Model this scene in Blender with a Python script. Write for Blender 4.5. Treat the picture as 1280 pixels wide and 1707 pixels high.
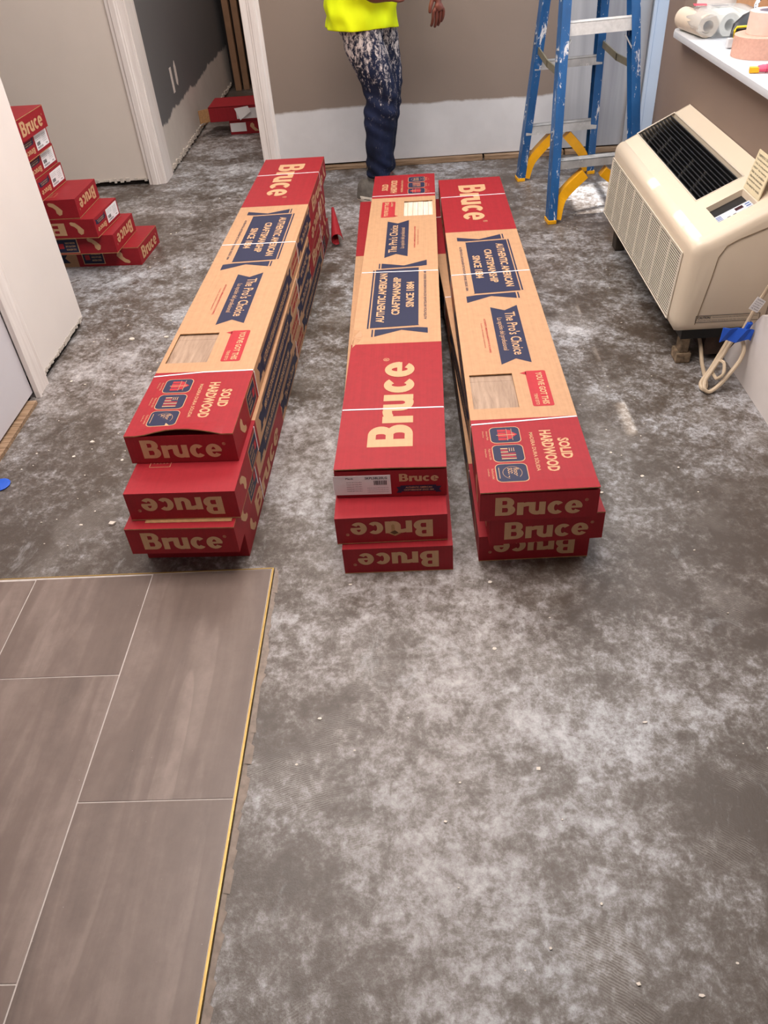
import bpy, bmesh, math, random
from mathutils import Vector, Matrix
for o in list(bpy.data.objects): bpy.data.objects.remove(o)
random.seed(7)
SC = bpy.context.scene
COL = SC.collection
D = math.radians

# ---------------------------------------------------------------- camera
cam_d = bpy.data.cameras.new('camera'); cam = bpy.data.objects.new('camera', cam_d); COL.objects.link(cam)
cam_d.sensor_fit = 'HORIZONTAL'; cam_d.sensor_width = 36.0
F_PX = 1294.35
cam_d.lens = 36.0 * F_PX / 1280.0
cam_d.clip_start = 0.02
CR = Vector((0.9978, 0.0082, -0.0651)); CF = Vector((-0.0484, 0.7620, -0.6457)).normalized()
CR = (CR - CF * CR.dot(CF)).normalized(); CU = CR.cross(CF)
cam.matrix_world = Matrix(((CR.x, CU.x, -CF.x, 0), (CR.y, CU.y, -CF.y, 0), (CR.z, CU.z, -CF.z, 1.3228), (0, 0, 0, 1)))
SC.camera = cam

# ---------------------------------------------------------------- world, sun, big lights, exposure
w = bpy.data.worlds.new('world'); SC.world = w; w.use_nodes = True
w.node_tree.nodes['Background'].inputs[0].default_value = (0.80, 0.87, 1.0, 1)
w.node_tree.nodes['Background'].inputs[1].default_value = 0.17
sd = bpy.data.lights.new('sun', 'SUN'); so = bpy.data.objects.new('sun', sd); COL.objects.link(so)
sd.energy = 12.0; sd.angle = D(0.7); sd.color = (1.0, 0.96, 0.9)
SUN = Vector((0.46, 0.18, 0.87)).normalized()
so.location = (3, 2, 5); so.rotation_euler = SUN.to_track_quat('Z', 'Y').to_euler()
def area(name, loc, to, sx, sy, power, color):
    l = bpy.data.lights.new(name, 'AREA'); l.shape = 'RECTANGLE'; l.size = sx; l.size_y = sy
    l.energy = power; l.color = color
    o = bpy.data.objects.new(name, l); COL.objects.link(o); o.location = loc
    o.rotation_euler = (Vector(loc) - Vector(to)).to_track_quat('Z', 'Y').to_euler()
    return o
area('window_daylight', (1.37, 2.6, 1.45), (-0.6, 2.2, 0.2), 1.6, 1.1, 21, (0.80, 0.90, 1.0))
area('patio_door_daylight', (1.85, 4.05, 1.2), (0.2, 3.7, 0.2), 0.6, 1.6, 16, (0.70, 0.84, 1.0))
area('ceiling_light', (-0.2, 1.55, 2.38), (-0.2, 1.55, 0), 1.5, 1.1, 64, (1.0, 0.93, 0.88))
area('ceiling_light_far', (-0.1, 3.3, 2.35), (-0.1, 3.3, 0), 1.1, 0.9, 44, (1.0, 0.95, 0.91))
area('left_fill_light', (-2.6, 3.4, 2.3), (-1.9, 3.7, 0.6), 0.7, 0.7, 11, (1.0, 0.89, 0.81))  # added fill to brighten the cream wall and pile, no lamp known there
area('hall_light', (-1.0, 5.6, 2.3), (-1.0, 5.6, 0), 0.5, 0.9, 16, (1.0, 0.88, 0.80))
SC.view_settings.view_transform = 'Standard'; SC.view_settings.look = 'None'
SC.view_settings.gamma = 1.0; SC.view_settings.use_curve_mapping = False
SC.view_settings.exposure = -0.04

# ---------------------------------------------------------------- helpers
def lin(c):
    return tuple(((v/255)/12.92 if v/255 <= 0.04045 else ((v/255+0.055)/1.055)**2.4) for v in c) + (1,)
class N:
    """tiny node helper"""
    def __init__(s, name, rough=0.6, metal=0.0, spec=0.5):
        s.m = bpy.data.materials.new(name); s.m.use_nodes = True; s.t = s.m.node_tree
        s.b = s.t.nodes['Principled BSDF']; s.b.inputs['Roughness'].default_value = rough
        s.b.inputs['Metallic'].default_value = metal
        s.b.inputs['Specular IOR Level'].default_value = spec
        s.co = None
    def n(s, typ, **kw):
        nd = s.t.nodes.new(typ)
        for k, v in kw.items(): setattr(nd, k, v)
        return nd
    def link(s, a, b): s.t.links.new(a, b)
    def coord(s, scale=(1,1,1), kind='Object', rot=(0,0,0)):
        if s.co is None: s.co = s.n('ShaderNodeTexCoord')
        mp = s.n('ShaderNodeMapping'); mp.inputs['Scale'].default_value = scale; mp.inputs['Rotation'].default_value = rot
        s.link(s.co.outputs[kind], mp.inputs[0]); return mp.outputs[0]
    def noise(s, vec, scale, detail=4, rough=0.55, dist=0.0):
        nd = s.n('ShaderNodeTexNoise'); nd.inputs['Scale'].default_value = scale; nd.inputs['Detail'].default_value = detail
        nd.inputs['Roughness'].default_value = rough; nd.inputs['Distortion'].default_value = dist
        s.link(vec, nd.inputs['Vector']); return nd.outputs['Fac']
    def ramp(s, fac, stops, interp='LINEAR'):
        r = s.n('ShaderNodeValToRGB'); r.color_ramp.interpolation = interp
        e = r.color_ramp.elements
        while len(e) < len(stops): e.new(0.5)
        for el, (p, c) in zip(e, stops):
            el.position = p; el.color = c if len(c) == 4 else lin(c)
        s.link(fac, r.inputs[0]); return r.outputs[0]
    def mix(s, fac, a, b, mode='MIX'):
        m = s.n('ShaderNodeMix', data_type='RGBA', blend_type=mode)
        for sock, v in ((m.inputs[0], fac), (m.inputs[6], a), (m.inputs[7], b)):
            if hasattr(v, 'links'): s.link(v, sock)
            else: sock.default_value = v
        return m.outputs[2]
    def math(s, op, a, b=0.0, c=None):
        m = s.n('ShaderNodeMath', operation=op)
        for i, v in enumerate((a, b) if c is None else (a, b, c)):
            if hasattr(v, 'links'): s.link(v, m.inputs[i])
            else: m.inputs[i].default_value = v
        return m.outputs[0]
    def base(s, c):
        if hasattr(c, 'links'): s.link(c, s.b.inputs['Base Color'])
        else: s.b.inputs['Base Color'].default_value = c
        return s
    def bump(s, h, strength=0.3, dist=0.002):
        b = s.n('ShaderNodeBump'); b.inputs['Strength'].default_value = strength; b.inputs['Distance'].default_value = dist
        s.link(h, b.inputs['Height']); s.link(b.outputs[0], s.b.inputs['Normal']); return s
BW = [(0.0, (0,0,0,1)), (1.0, (1,1,1,1))]
def bw(a, b): return [(a, (0,0,0,1)), (b, (1,1,1,1))]

def flat(name, c, rough=0.6, metal=0, spec=0.4, var=0.06, scale=30, bump=0.0):
    m = N(name, rough, metal, spec); v = m.coord()
    f = m.noise(v, scale, 4)
    lo = tuple(x*(1-var) for x in lin(c)[:3]) + (1,); hi = tuple(min(1, x*(1+var)) for x in lin(c)[:3]) + (1,)
    m.base(m.ramp(f, [(0.3, lo), (0.7, hi)]))
    if bump: m.bump(f, bump)
    return m.m

class MB:
    def __init__(s): s.v = []; s.f = []; s.mi = []
    def add(s, vs, fs, mi=0):
        o = len(s.v); s.v += [tuple(v) for v in vs]; s.f += [tuple(i+o for i in f) for f in fs]; s.mi += [mi]*len(fs); return s
    def box(s, a, b, mi=0, M=None):
        x0,y0,z0 = a; x1,y1,z1 = b
        vs = [Vector(p) for p in ((x0,y0,z0),(x1,y0,z0),(x1,y1,z0),(x0,y1,z0),(x0,y0,z1),(x1,y0,z1),(x1,y1,z1),(x0,y1,z1))]
        if M: vs = [M @ v for v in vs]
        return s.add(vs, [(3,2,1,0),(4,5,6,7),(0,1,5,4),(1,2,6,5),(2,3,7,6),(3,0,4,7)], mi)
    def poly(s, pts, z=0.0, mi=0):
        return s.add([(p[0], p[1], z) if len(p) == 2 else p for p in pts], [tuple(range(len(pts)))], mi)
    def prism(s, pts, axis, a, b, mi=0):
        """extrude 2d pts along axis from a to b"""
        def P(p, t): return {'x': (t, p[0], p[1]), 'y': (p[0], t, p[1]), 'z': (p[0], p[1], t)}[axis]
        n = len(pts); vs = [P(p, a) for p in pts] + [P(p, b) for p in pts]
        fs = [tuple(range(n))[::-1], tuple(range(n, 2*n))] + [(i, (i+1) % n, (i+1) % n + n, i+n) for i in range(n)]
        return s.add(vs, fs, mi)
    def tube(s, path, r, seg=8, mi=0, closed=False, caps=True, flatk=1.0):
        path = [Vector(p) for p in path]; n = len(path); rings = []
        up = Vector((0,0,1))
        for i, p in enumerate(path):
            if closed: t = path[(i+1) % n] - path[i-1]
            else: t = path[min(i+1, n-1)] - path[max(i-1, 0)]
            t.normalize()
            a = t.cross(up)
            if a.length < 1e-3: a = t.cross(Vector((0,1,0)))
            a.normalize(); b = a.cross(t)
            rr = r[i] if isinstance(r, (list, tuple)) else r
            rings.append([p + a*math.cos(2*math.pi*k/seg)*rr + b*math.sin(2*math.pi*k/seg)*rr*flatk for k in range(seg)])
        o = len(s.v); vs = [q for R in rings for q in R]; fs = []
        for i in range(n if closed else n-1):
            j = (i+1) % n
            for k in range(seg): fs.append((i*seg+k, i*seg+(k+1) % seg, j*seg+(k+1) % seg, j*seg+k))
        if caps and not closed: fs += [tuple(range(seg))[::-1], tuple((n-1)*seg+k for k in range(seg))]
        return s.add(vs, fs, mi)
    def lathe(s, prof, c=(0,0,0), seg=32, mi=0, closed=False):
        """prof = [(r,z)]"""
        vs = []; fs = []; n = len(prof)
        for k in range(seg):
            a = 2*math.pi*k/seg
            vs += [(c[0]+r*math.cos(a), c[1]+r*math.sin(a), c[2]+z) for r, z in prof]
        for k in range(seg):
            for i in range(n if closed else n-1):
                j = (i+1) % n
                fs.append((k*n+i, ((k+1) % seg)*n+i, ((k+1) % seg)*n+j, k*n+j))
        return s.add(vs, fs, mi)
    def mesh(s, name, mats, smooth=False, bevel=0, fixn=True):
        me = bpy.data.meshes.new(name); me.from_pydata(s.v, [], s.f); me.validate()
        for m in (mats if isinstance(mats, (list, tuple)) else [mats]): me.materials.append(m)
        for p, i in zip(me.polygons, s.mi): p.material_index = i
        bm = bmesh.new(); bm.from_mesh(me)
        if fixn: bmesh.ops.recalc_face_normals(bm, faces=bm.faces)
        if bevel:
            es = [e for e in bm.edges if len(e.link_faces) == 2 and e.calc_face_angle(0) > 0.5]
            bmesh.ops.bevel(bm, geom=es, offset=bevel, segments=2, profile=0.7, affect='EDGES', clamp_overlap=True)
        bm.to_mesh(me); bm.free()
        if smooth:
            for p in me.polygons: p.use_smooth = True
            me.set_sharp_from_angle(angle=D(40)) if hasattr(me, 'set_sharp_from_angle') else None
        return me
    def build(s, name, mats, parent=None, **kw): return link(name, s.mesh(name, mats, **kw), parent)
def link(name, me, parent=None, M=None):
    o = bpy.data.objects.new(name, me); COL.objects.link(o)
    if parent: o.parent = parent
    if M is not None: o.matrix_local = M
    return o
def tag(o, label, cat, group=None, kind=None):
    if label: o['label'] = label
    if cat: o['category'] = cat
    if group: o['group'] = group
    if kind: o['kind'] = kind
    return o
def thing(name, label, cat, loc=(0,0,0), rot=(0,0,0), group=None):
    o = bpy.data.objects.new(name, None); COL.objects.link(o); o.location = loc; o.rotation_euler = rot
    o.empty_display_size = 0.05
    return tag(o, label, cat, group)
def struct(name, mb, mats, parent=None, label=None, **kw):
    o = mb.build(name, mats, parent, **kw)
    if not parent: o['kind'] = 'structure'
    if label: o['label'] = label
    return o

# ---------------------------------------------------------------- materials
def concrete():
    m = N('bare_concrete', 0.45, 0, 0.5); v = m.coord()
    big = m.noise(v, 1.1, 5, 0.6, 0.5)
    med = m.noise(m.coord((1.0, 1.15, 1)), 4.2, 12, 0.78, 0.3)
    strk = m.noise(m.coord((1, 1.5, 1), rot=(0,0,0.25)), 9.0, 12, 0.80, 0.5)
    fine = m.noise(v, 60, 8, 0.75)
    vfine = m.noise(v, 260, 4, 0.7)
    hi = m.noise(m.coord((1.25, 1, 1), rot=(0,0,0.6)), 20.0, 12, 0.82, 0.25)
    s1 = m.math('MULTIPLY', big, 0.44); s2 = m.math('MULTIPLY', med, 0.36); s3 = m.math('ADD', m.math('MULTIPLY', strk, 0.22), m.math('MULTIPLY', m.math('SUBTRACT', hi, 0.5), 0.42))
    sm = m.math('ADD', m.math('ADD', s1, s2), s3)
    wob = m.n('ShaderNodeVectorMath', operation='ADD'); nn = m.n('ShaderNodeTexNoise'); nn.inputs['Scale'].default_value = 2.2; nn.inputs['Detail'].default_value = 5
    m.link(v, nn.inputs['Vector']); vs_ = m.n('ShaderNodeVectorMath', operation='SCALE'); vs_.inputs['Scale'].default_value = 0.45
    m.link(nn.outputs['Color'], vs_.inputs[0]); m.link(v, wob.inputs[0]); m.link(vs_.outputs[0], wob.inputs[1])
    def blob(x, y, r, amt):       # gypsum residue plus painted-in foreground sheen (amt > 0), scraped bare slab (amt < 0)
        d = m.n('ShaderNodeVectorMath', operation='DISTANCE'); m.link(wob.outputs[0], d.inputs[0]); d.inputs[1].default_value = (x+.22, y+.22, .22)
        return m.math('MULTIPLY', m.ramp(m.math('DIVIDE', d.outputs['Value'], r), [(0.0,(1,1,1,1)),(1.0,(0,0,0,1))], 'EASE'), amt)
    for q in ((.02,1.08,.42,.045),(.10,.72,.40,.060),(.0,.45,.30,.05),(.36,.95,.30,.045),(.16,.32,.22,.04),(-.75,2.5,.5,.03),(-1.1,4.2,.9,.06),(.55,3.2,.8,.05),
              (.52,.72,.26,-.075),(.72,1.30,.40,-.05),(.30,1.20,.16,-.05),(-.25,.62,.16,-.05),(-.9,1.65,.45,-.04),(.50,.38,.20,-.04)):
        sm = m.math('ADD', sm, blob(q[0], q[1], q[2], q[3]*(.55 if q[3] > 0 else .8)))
    sm = m.math('ADD', sm, m.math('MULTIPLY', m.math('SUBTRACT', fine, 0.5), 0.22))
    c = m.ramp(sm, [(0.435, (74,64,56)), (0.485, (93,85,79)), (0.52, (118,113,110)), (0.555, (148,146,147)), (0.61, (182,183,187)), (0.67, (206,207,210))])
    # warm brown tint patches
    wt = m.ramp(m.noise(m.coord((1,1,1), rot=(0,0,1.0)), 0.9, 4, 0.5), bw(0.42, 0.62))
    c = m.mix(m.math('MULTIPLY', wt, 0.45), c, m.mix(1.0, c, lin((214,190,172)), 'MULTIPLY'))
    # rubbed gypsum smears
    sm2 = m.ramp(m.noise(m.coord((1.6,1,1), rot=(0,0,-0.5)), 3.2, 12, 0.78, 1.2), bw(0.57, 0.72))
    c = m.mix(m.math('MULTIPLY', sm2, 0.5), c, lin((192,192,194)))
    # dark pits
    pit = m.ramp(m.noise(v, 22, 8, 0.8), bw(0.63, 0.70))
    c = m.mix(m.math('MULTIPLY', pit, 0.45), c, lin((70,62,56)))
    # fine trowel combing in patches
    wv = m.n('ShaderNodeTexWave', wave_type='RINGS', rings_direction='SPHERICAL'); wv.inputs['Scale'].default_value = 75
    wv.inputs['Distortion'].default_value = 6; wv.inputs['Detail'].default_value = 3; wv.inputs['Detail Scale'].default_value = 0.6
    m.link(m.coord((1,1,1)), wv.inputs['Vector'])
    msk = m.ramp(m.noise(m.coord((1,1,1), rot=(0,0,2.0)), 4.5, 4, 0.5), bw(0.56, 0.64))
    comb = m.math('MULTIPLY', m.ramp(wv.outputs['Fac'], bw(0.45, 0.9)), m.math('MULTIPLY', msk, 0.22))
    c = m.mix(comb, c, lin((196,190,184)))
    # pale specks
    sp = m.ramp(m.noise(v, 95, 3, 0.9), bw(0.73, 0.76))
    c = m.mix(m.math('MULTIPLY', sp, 0.7), c, lin((222,214,205)))
    m.base(c)
    rg = m.ramp(sm, [(0.40, (0.30,)*3+(1,)), (0.68, (0.60,)*3+(1,))]); m.link(rg, m.b.inputs['Roughness'])
    h = m.math('ADD', m.math('MULTIPLY', fine, 0.6), m.math('ADD', m.math('MULTIPLY', vfine, 0.3), sm))
    m.bump(h, 0.35, 0.004); return m.m
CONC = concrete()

def wallmat(name, top, low, zb, amp, extra=None, rough=0.75):
    """paint above a hand-brushed boundary, primer below (world height = object z)"""
    m = N(name, rough, 0, 0.25); v = m.coord()
    sp = m.n('ShaderNodeSeparateXYZ'); m.link(v, sp.inputs[0])
    nz = m.noise(v, 3.2, 7, 0.65, 0.4)
    h = m.math('ADD', sp.outputs[2], m.math('MULTIPLY', m.math('SUBTRACT', nz, 0.5), amp))
    h = m.math('SUBTRACT', h, zb) if not callable(zb) else zb(m, sp, h)
    f = m.ramp(m.math('ADD', h, 0.5), bw(0.495, 0.507))
    var = m.noise(v, 2.0, 4, 0.5)
    t = m.mix(m.ramp(var, bw(0.3, 0.7)), tuple(x*0.94 for x in lin(top)[:3])+(1,), lin(top))
    lw = m.mix(m.ramp(m.noise(v, 5, 6, 0.6), bw(0.35, 0.7)), tuple(x*0.90 for x in lin(low)[:3])+(1,), lin(low))
    c = m.mix(f, lw, t)
    if extra: c = extra(m, sp, c)
    m.base(c); m.bump(m.noise(v, 130, 3, 0.6), 0.12, 0.001); return m.m
def back_extra(m, sp, c):
    st = m.math('GREATER_THAN', sp.outputs[0], 0.846)
    stripe = m.ramp(m.noise(m.coord((5, 0.2, 0.25)), 3, 3), [(0.3, (150,148,152)), (0.7, (186,184,186))])
    return m.mix(st, c, stripe)
def hall_zb(m, sp, h):
    # white primer climbs in steps with depth (y from 4.5 to 6.7)
    lim = m.math('ADD', m.math('MULTIPLY', m.math('SUBTRACT', sp.outputs[1], 4.55), 0.012), 0.255)
    return m.math('SUBTRACT', h, lim)
W_BACK = wallmat('taupe_paint_over_primer', (140,124,113), (212,208,208), 0.30, 0.05, back_extra)
W_HALL = wallmat('dark_grey_paint_over_primer', (108,107,109), (214,206,200), hall_zb, 0.16)
W_CREAM = flat('cream_wall_paint', (214,202,192), 0.7, var=0.03, scale=3)
W_WHITE = flat('white_wall_paint', (226,216,210), 0.65, var=0.03, scale=3)
W_TAUPE = flat('taupe_wall_paint', (128,110,98), 0.6, var=0.04, scale=3)
TRIM_M = N('primed_pine_trim', 0.5, 0, 0.4)
_v = TRIM_M.coord((6, 6, 0.35)); TRIM_M.base(TRIM_M.ramp(TRIM_M.noise(_v, 9, 6, 0.7), [(0.3, (214,202,196)), (0.7, (240,231,226))])); TRIM_M = TRIM_M.m
BLUEW = flat('cool_white_casing_paint', (190,200,214), 0.45, var=0.03, scale=4)
GREYW = flat('grey_white_plaster', (172,172,176), 0.6, var=0.04, scale=3)
CEIL = flat('ceiling_paint', (220,218,214), 0.8, var=0.02)
WOODB = N('rough_sill_plate_wood', 0.7, 0, 0.3)
_v = WOODB.coord((1.2, 30, 30)); WOODB.base(WOODB.ramp(WOODB.noise(_v, 5, 6, 0.7), [(0.3, (96,72,52)), (0.52, (150,122,96)), (0.7, (178,152,128))])); WOODB = WOODB.m
DARKGAP = flat('dark_wall_gap', (30,24,20), 0.9)
GYP = flat('broken_gypsum_edge', (196,186,176), 0.9, var=0.15, scale=60)
BROWNP = flat('brown_stacked_planks', (150,116,90), 0.55, var=0.12, scale=12)

# ---------------------------------------------------------------- room
mb = MB(); mb.add([(-4.2,-1.6,0),(2.4,-1.6,0),(2.4,7.4,0),(-4.2,7.4,0)], [(0,1,2,3)])
mb.add([(-4.2,-1.6,-.1),(2.4,-1.6,-.1),(2.4,7.4,-.1),(-4.2,7.4,-.1)], [(3,2,1,0)])
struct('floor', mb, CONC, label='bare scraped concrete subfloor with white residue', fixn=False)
mb = MB().box((-4.2,-1.6,2.42), (1.45,3.7,2.5)).box((-4.2,3.7,2.42), (2.04,7.4,2.5)); struct('ceiling', mb, CEIL)
# back wall (right of hall doorway), with gap strip at its foot
mb = MB().box((-0.70,4.54,0.03), (2.4,4.68,2.42))
WB = struct('wall_back', mb, W_BACK)
mb = MB().box((-0.69,4.56,0.0), (2.3,4.66,0.03)); mb.build('wall_gap', DARKGAP, WB)
mb = MB()
for i,(x0,x1,z) in enumerate(((-0.66,-0.22,0.020),(-0.20,0.42,0.026),(0.43,0.86,0.024),(0.87,1.30,0.022))):
    o = MB().box((x0,4.512,0.001), (x1,4.56,z)).build('sill_strip', WOODB, WB, bevel=0.002)
# left part behind boxes
mb = MB().box((-4.2,4.485,0.025), (-1.42,4.62,2.42)); WLB = struct('wall_back_left', mb, W_CREAM)
mb = MB().box((-4.1,4.50,0.0), (-1.44,4.60,0.025)); mb.build('wall_gap', DARKGAP, WLB)
mb = MB()
for k in range(26):
    x = -2.3 + k*0.034 + random.uniform(-.01,.01); mb.box((x,4.478,0.016+random.uniform(0,.012)), (x+random.uniform(.01,.03),4.49,0.034+random.uniform(0,.008)))
o = mb.build('ragged_drywall_edge', GYP, WLB); o['kind'] = 'stuff'
# hall
mb = MB().box((-1.46,4.62,0.022), (-1.34,6.90,2.42)); WH = struct('wall_hall_left', mb, W_HALL)
MB().box((-1.44,4.62,0.0), (-1.352,6.88,0.022)).build('wall_gap', DARKGAP, WH)
mb = MB()
for k in range(60):
    y = 4.65 + k*0.036 + random.uniform(-.01,.01); mb.box((-1.343,y,0.008+random.uniform(0,.012)), (-1.332,y+random.uniform(.01,.034),0.03+random.uniform(0,.012)))
o = mb.build('ragged_drywall_edge', GYP, WH); o['kind'] = 'stuff'
MB().box((-1.34,5.05,0.33),(-1.3385,5.09,0.46)).build('joint_compound_patch', W_WHITE, WH)
mb = MB(); mb.prism([(5.155,0.36),(5.18,0.345),(5.20,0.37),(5.205,0.44),(5.19,0.475),(5.165,0.45)], 'x', -1.3400, -1.3383); mb.build('joint_compound_patch', W_WHITE, WH)
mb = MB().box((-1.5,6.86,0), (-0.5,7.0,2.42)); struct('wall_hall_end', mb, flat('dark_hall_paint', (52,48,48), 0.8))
mb = MB().box((-0.66,4.68,0), (-0.54,6.9,2.42)); struct('wall_hall_right', mb, W_CREAM)
# stack of upright brown planks at hall end
for k in range(5):
    x = -1.285 + k*0.062
    o = MB().box((x,6.66+0.01*k,0.001), (x+0.045,6.72,2.05)).build('upright_plank', BROWNP, bevel=0.002)
    tag(o, ['brown plank upright in the hall, nearest the grey wall','brown plank upright in the hall, second from the grey wall','brown plank upright in the hall, third from the grey wall','brown plank upright in the hall, fourth from the grey wall','brown plank upright in the hall, beside the door casing'][k], 'plank', 'upright planks at the hall end')
# door casings of hall doorway: stepped profile
def casing(name, x0, x1, y, dirx, z0=0.0, label=None):
    W_ = x1-x0
    prof = [(0,0),(0,.012),(.16,.014),(.22,.020),(.50,.021),(.56,.017),(.62,.017),(.68,.013),(1.0,.010),(1.0,0)]
    pts = []
    for a,d in prof:
        xx = x0 + W_*a if dirx > 0 else x1 - W_*a
        pts.append((xx, y-d))
    mb = MB().prism(pts, 'z', z0, 2.2); return struct(name, mb, TRIM_M, label=label)
casing('trim_1', -1.432, -1.340, 4.485, 1, label='primed casing left of the hall doorway')
mb = MB().box((-1.352,4.485,0.0), (-1.335,4.64,2.2)); struct('trim_2', mb, TRIM_M, label='door jamb lining on the left of the hall doorway')
casing('trim_3', -0.785, -0.690, 4.54, -1, label='primed casing right of the hall doorway')
mb = MB().box((-0.785,4.53,0.0), (-0.70,4.68,2.2)); struct('trim_4', mb, TRIM_M, label='door jamb lining on the right of the hall doorway')
# near left wall: drywall to its free corner, casing, door
mb = MB().box((-1.40,2.335,0.030), (-1.28,2.776,2.42)); WL = struct('wall_left', mb, W_WHITE)
MB().box((-1.395,2.33,0.0), (-1.295,2.765,0.03)).build('wall_gap', DARKGAP, WL)
mb = MB()
for k in range(22):
    y = 2.345 + k*0.0195; mb.box((-1.2815,y,0.020+random.uniform(0,.010)), (-1.2785,y+random.uniform(.012,.02),0.034+random.uniform(0,.006)))
o = mb.build('ragged_drywall_edge', GYP, WL); o['kind'] = 'stuff'
prof = [(0,0),(0,.016),(.12,.018),(.18,.012),(.82,.008),(.88,.012),(1,.010),(1,0)]
mb = MB().prism([(-1.28+d, 2.236+0.098*a) for a,d in prof], 'z', 0.0, 2.2); struct('trim_5', mb, TRIM_M, label='white door casing on the near left wall')
mb = MB().box((-1.40,-1.2,0.022), (-1.285,2.236,2.42)); WL2 = struct('wall_left_near', mb, flat('cool_white_panel', (206,200,204), 0.55, var=0.03, scale=4))
for k,(a,b) in enumerate(((-1.2,0.6),(0.61,1.55),(1.56,2.20))):
    MB().box((-1.30,a,0.0), (-1.262,b,0.012)).build('wood_strip', WOODB, WL2)
MB().box((-1.39,-1.2,0.0), (-1.30,2.236,0.022)).build('wall_gap', DARKGAP, WL2)

# right wall: low wall, sill, pier, window above
mb = MB().box((1.08,-1.6,0.0), (1.42,3.70,0.722)); WR = struct('wall_right', mb, W_TAUPE)
mb = MB().box((1.08,3.50,0.722), (1.42,3.70,2.42)); o = struct('wall_right_pier', mb, W_TAUPE)
MB().box((1.125,3.494,0.745),(1.42,3.5005,2.2)).build('reveal_board', W_WHITE, o)
mb = MB().box((1.08,-1.6,2.2), (1.42,3.5,2.42)); struct('wall_right_header', mb, W_TAUPE)
pts = [(1.025,-1.6),(1.42,-1.6),(1.42,3.498),(1.085,3.498),(1.075,3.47),(1.04,3.44),(1.025,3.40)]
mb = MB().prism(pts, 'z', 0.722, 0.745); struct('trim_6', mb, flat('white_window_sill', (204,206,210), 0.3, spec=0.5, var=0.02), bevel=0.007, smooth=True, label='white window sill board with rounded edge')
# low projecting drywall at right foot
mb = MB().prism([(2.275,0.0),(2.08,0.24),(1.9,0.30),(-1.5,0.30),(-1.5,0.0)], 'x', 1.004, 1.08); struct('wall_right_low_panel', mb, flat('white_drywall_face', (212,204,200), 0.7, var=0.04, scale=8))
# window frame; added unseen cover, its gaps shape the sun patches
FR = flat('pale_timber_window_frame', (206,160,118), 0.5)
wf = MB(); wf.box((1.40,3.42,0.745),(1.45,3.494,2.2)); wf.box((1.40,-1.6,0.745),(1.45,3.42,0.80)); wf.box((1.40,-1.6,2.14),(1.45,3.42,2.2)); wf.box((1.40,1.1,0.80),(1.45,1.16,2.14))
WN = struct('window_1', wf, FR)
PAPER = flat('sun_blocker', (214,206,190), 0.8)  # for the added unseen sun-blocking cover, not real paper
cov = MB(); X = 1.46
def sheet(y0,y1,z0,z1):
    if z0 == 0.8: z0 = 0.735
    if z1 == 2.14: z1 = 2.30
    cov.box((X,y0,z0),(X+.004,y1,z1))
def slot(px, py, pz): # where the sun ray from a lit point crosses the cover
    t = (X-px)/SUN.x; return py+SUN.y*t, pz+SUN.z*t
slots = []
for (px,py,pz,hy,hz) in ((0.845,2.98,0.42,0.045,0.030),(0.845,2.80,0.42,0.085,0.034),(0.845,2.42,0.42,0.05,0.034),(0.85,2.31,0.42,0.05,0.030),(0.624,1.945,0.0,0.085,0.046)):
    y,z = slot(px,py,pz); slots.append((y-hy,y+hy,z-hz,z+hz))
slots.sort(); y = -1.6
for (a,b,c,d) in slots:
    if a > y: sheet(y,a,0.8,2.14)
    sheet(a,b,0.8,c); sheet(a,b,d,2.14); y = b
sheet(y,3.42,0.8,2.14)
cov.build('sun_blocking_cover', PAPER, WN)
# nook beyond the wall, patio door at its right
mb = MB().box((1.42,3.2,0),(2.0,3.70,2.42)); struct('wall_nook', mb, W_CREAM)
mb = MB(); mb.box((1.96,3.7,0),(2.04,4.54,0.16)); mb.box((1.96,3.7,2.38),(2.04,4.54,2.42)); mb.box((1.96,3.7,0.16),(2.04,3.78,2.38)); mb.box((1.96,4.46,0.16),(2.04,4.54,2.38))
mb.box((1.98,4.12,0.16),(2.02,4.138,2.38))
for z in (0.75,1.25,1.70,2.0): mb.box((1.985,3.78,z),(2.015,4.46,z+.016))
struct('door_1', mb, BLUEW, label='glazed patio door frame in the nook')
# casing boards on back wall of nook
for k,(x0,x1,d) in enumerate(((1.175,1.243,.012),(1.245,1.262,.030),(1.264,1.335,.022),(1.337,1.42,.034))):
    o = MB().box((x0,4.54-d,0.0),(x1,4.541,2.2)); struct('trim_%d' % (7+k), o, BLUEW if k else GREYW, bevel=0.003, label='vertical casing board on the back wall behind the ladder, %s' % ('first from its left','second from its left','third from its left','last from its left')[k].replace('its','the'))

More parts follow.
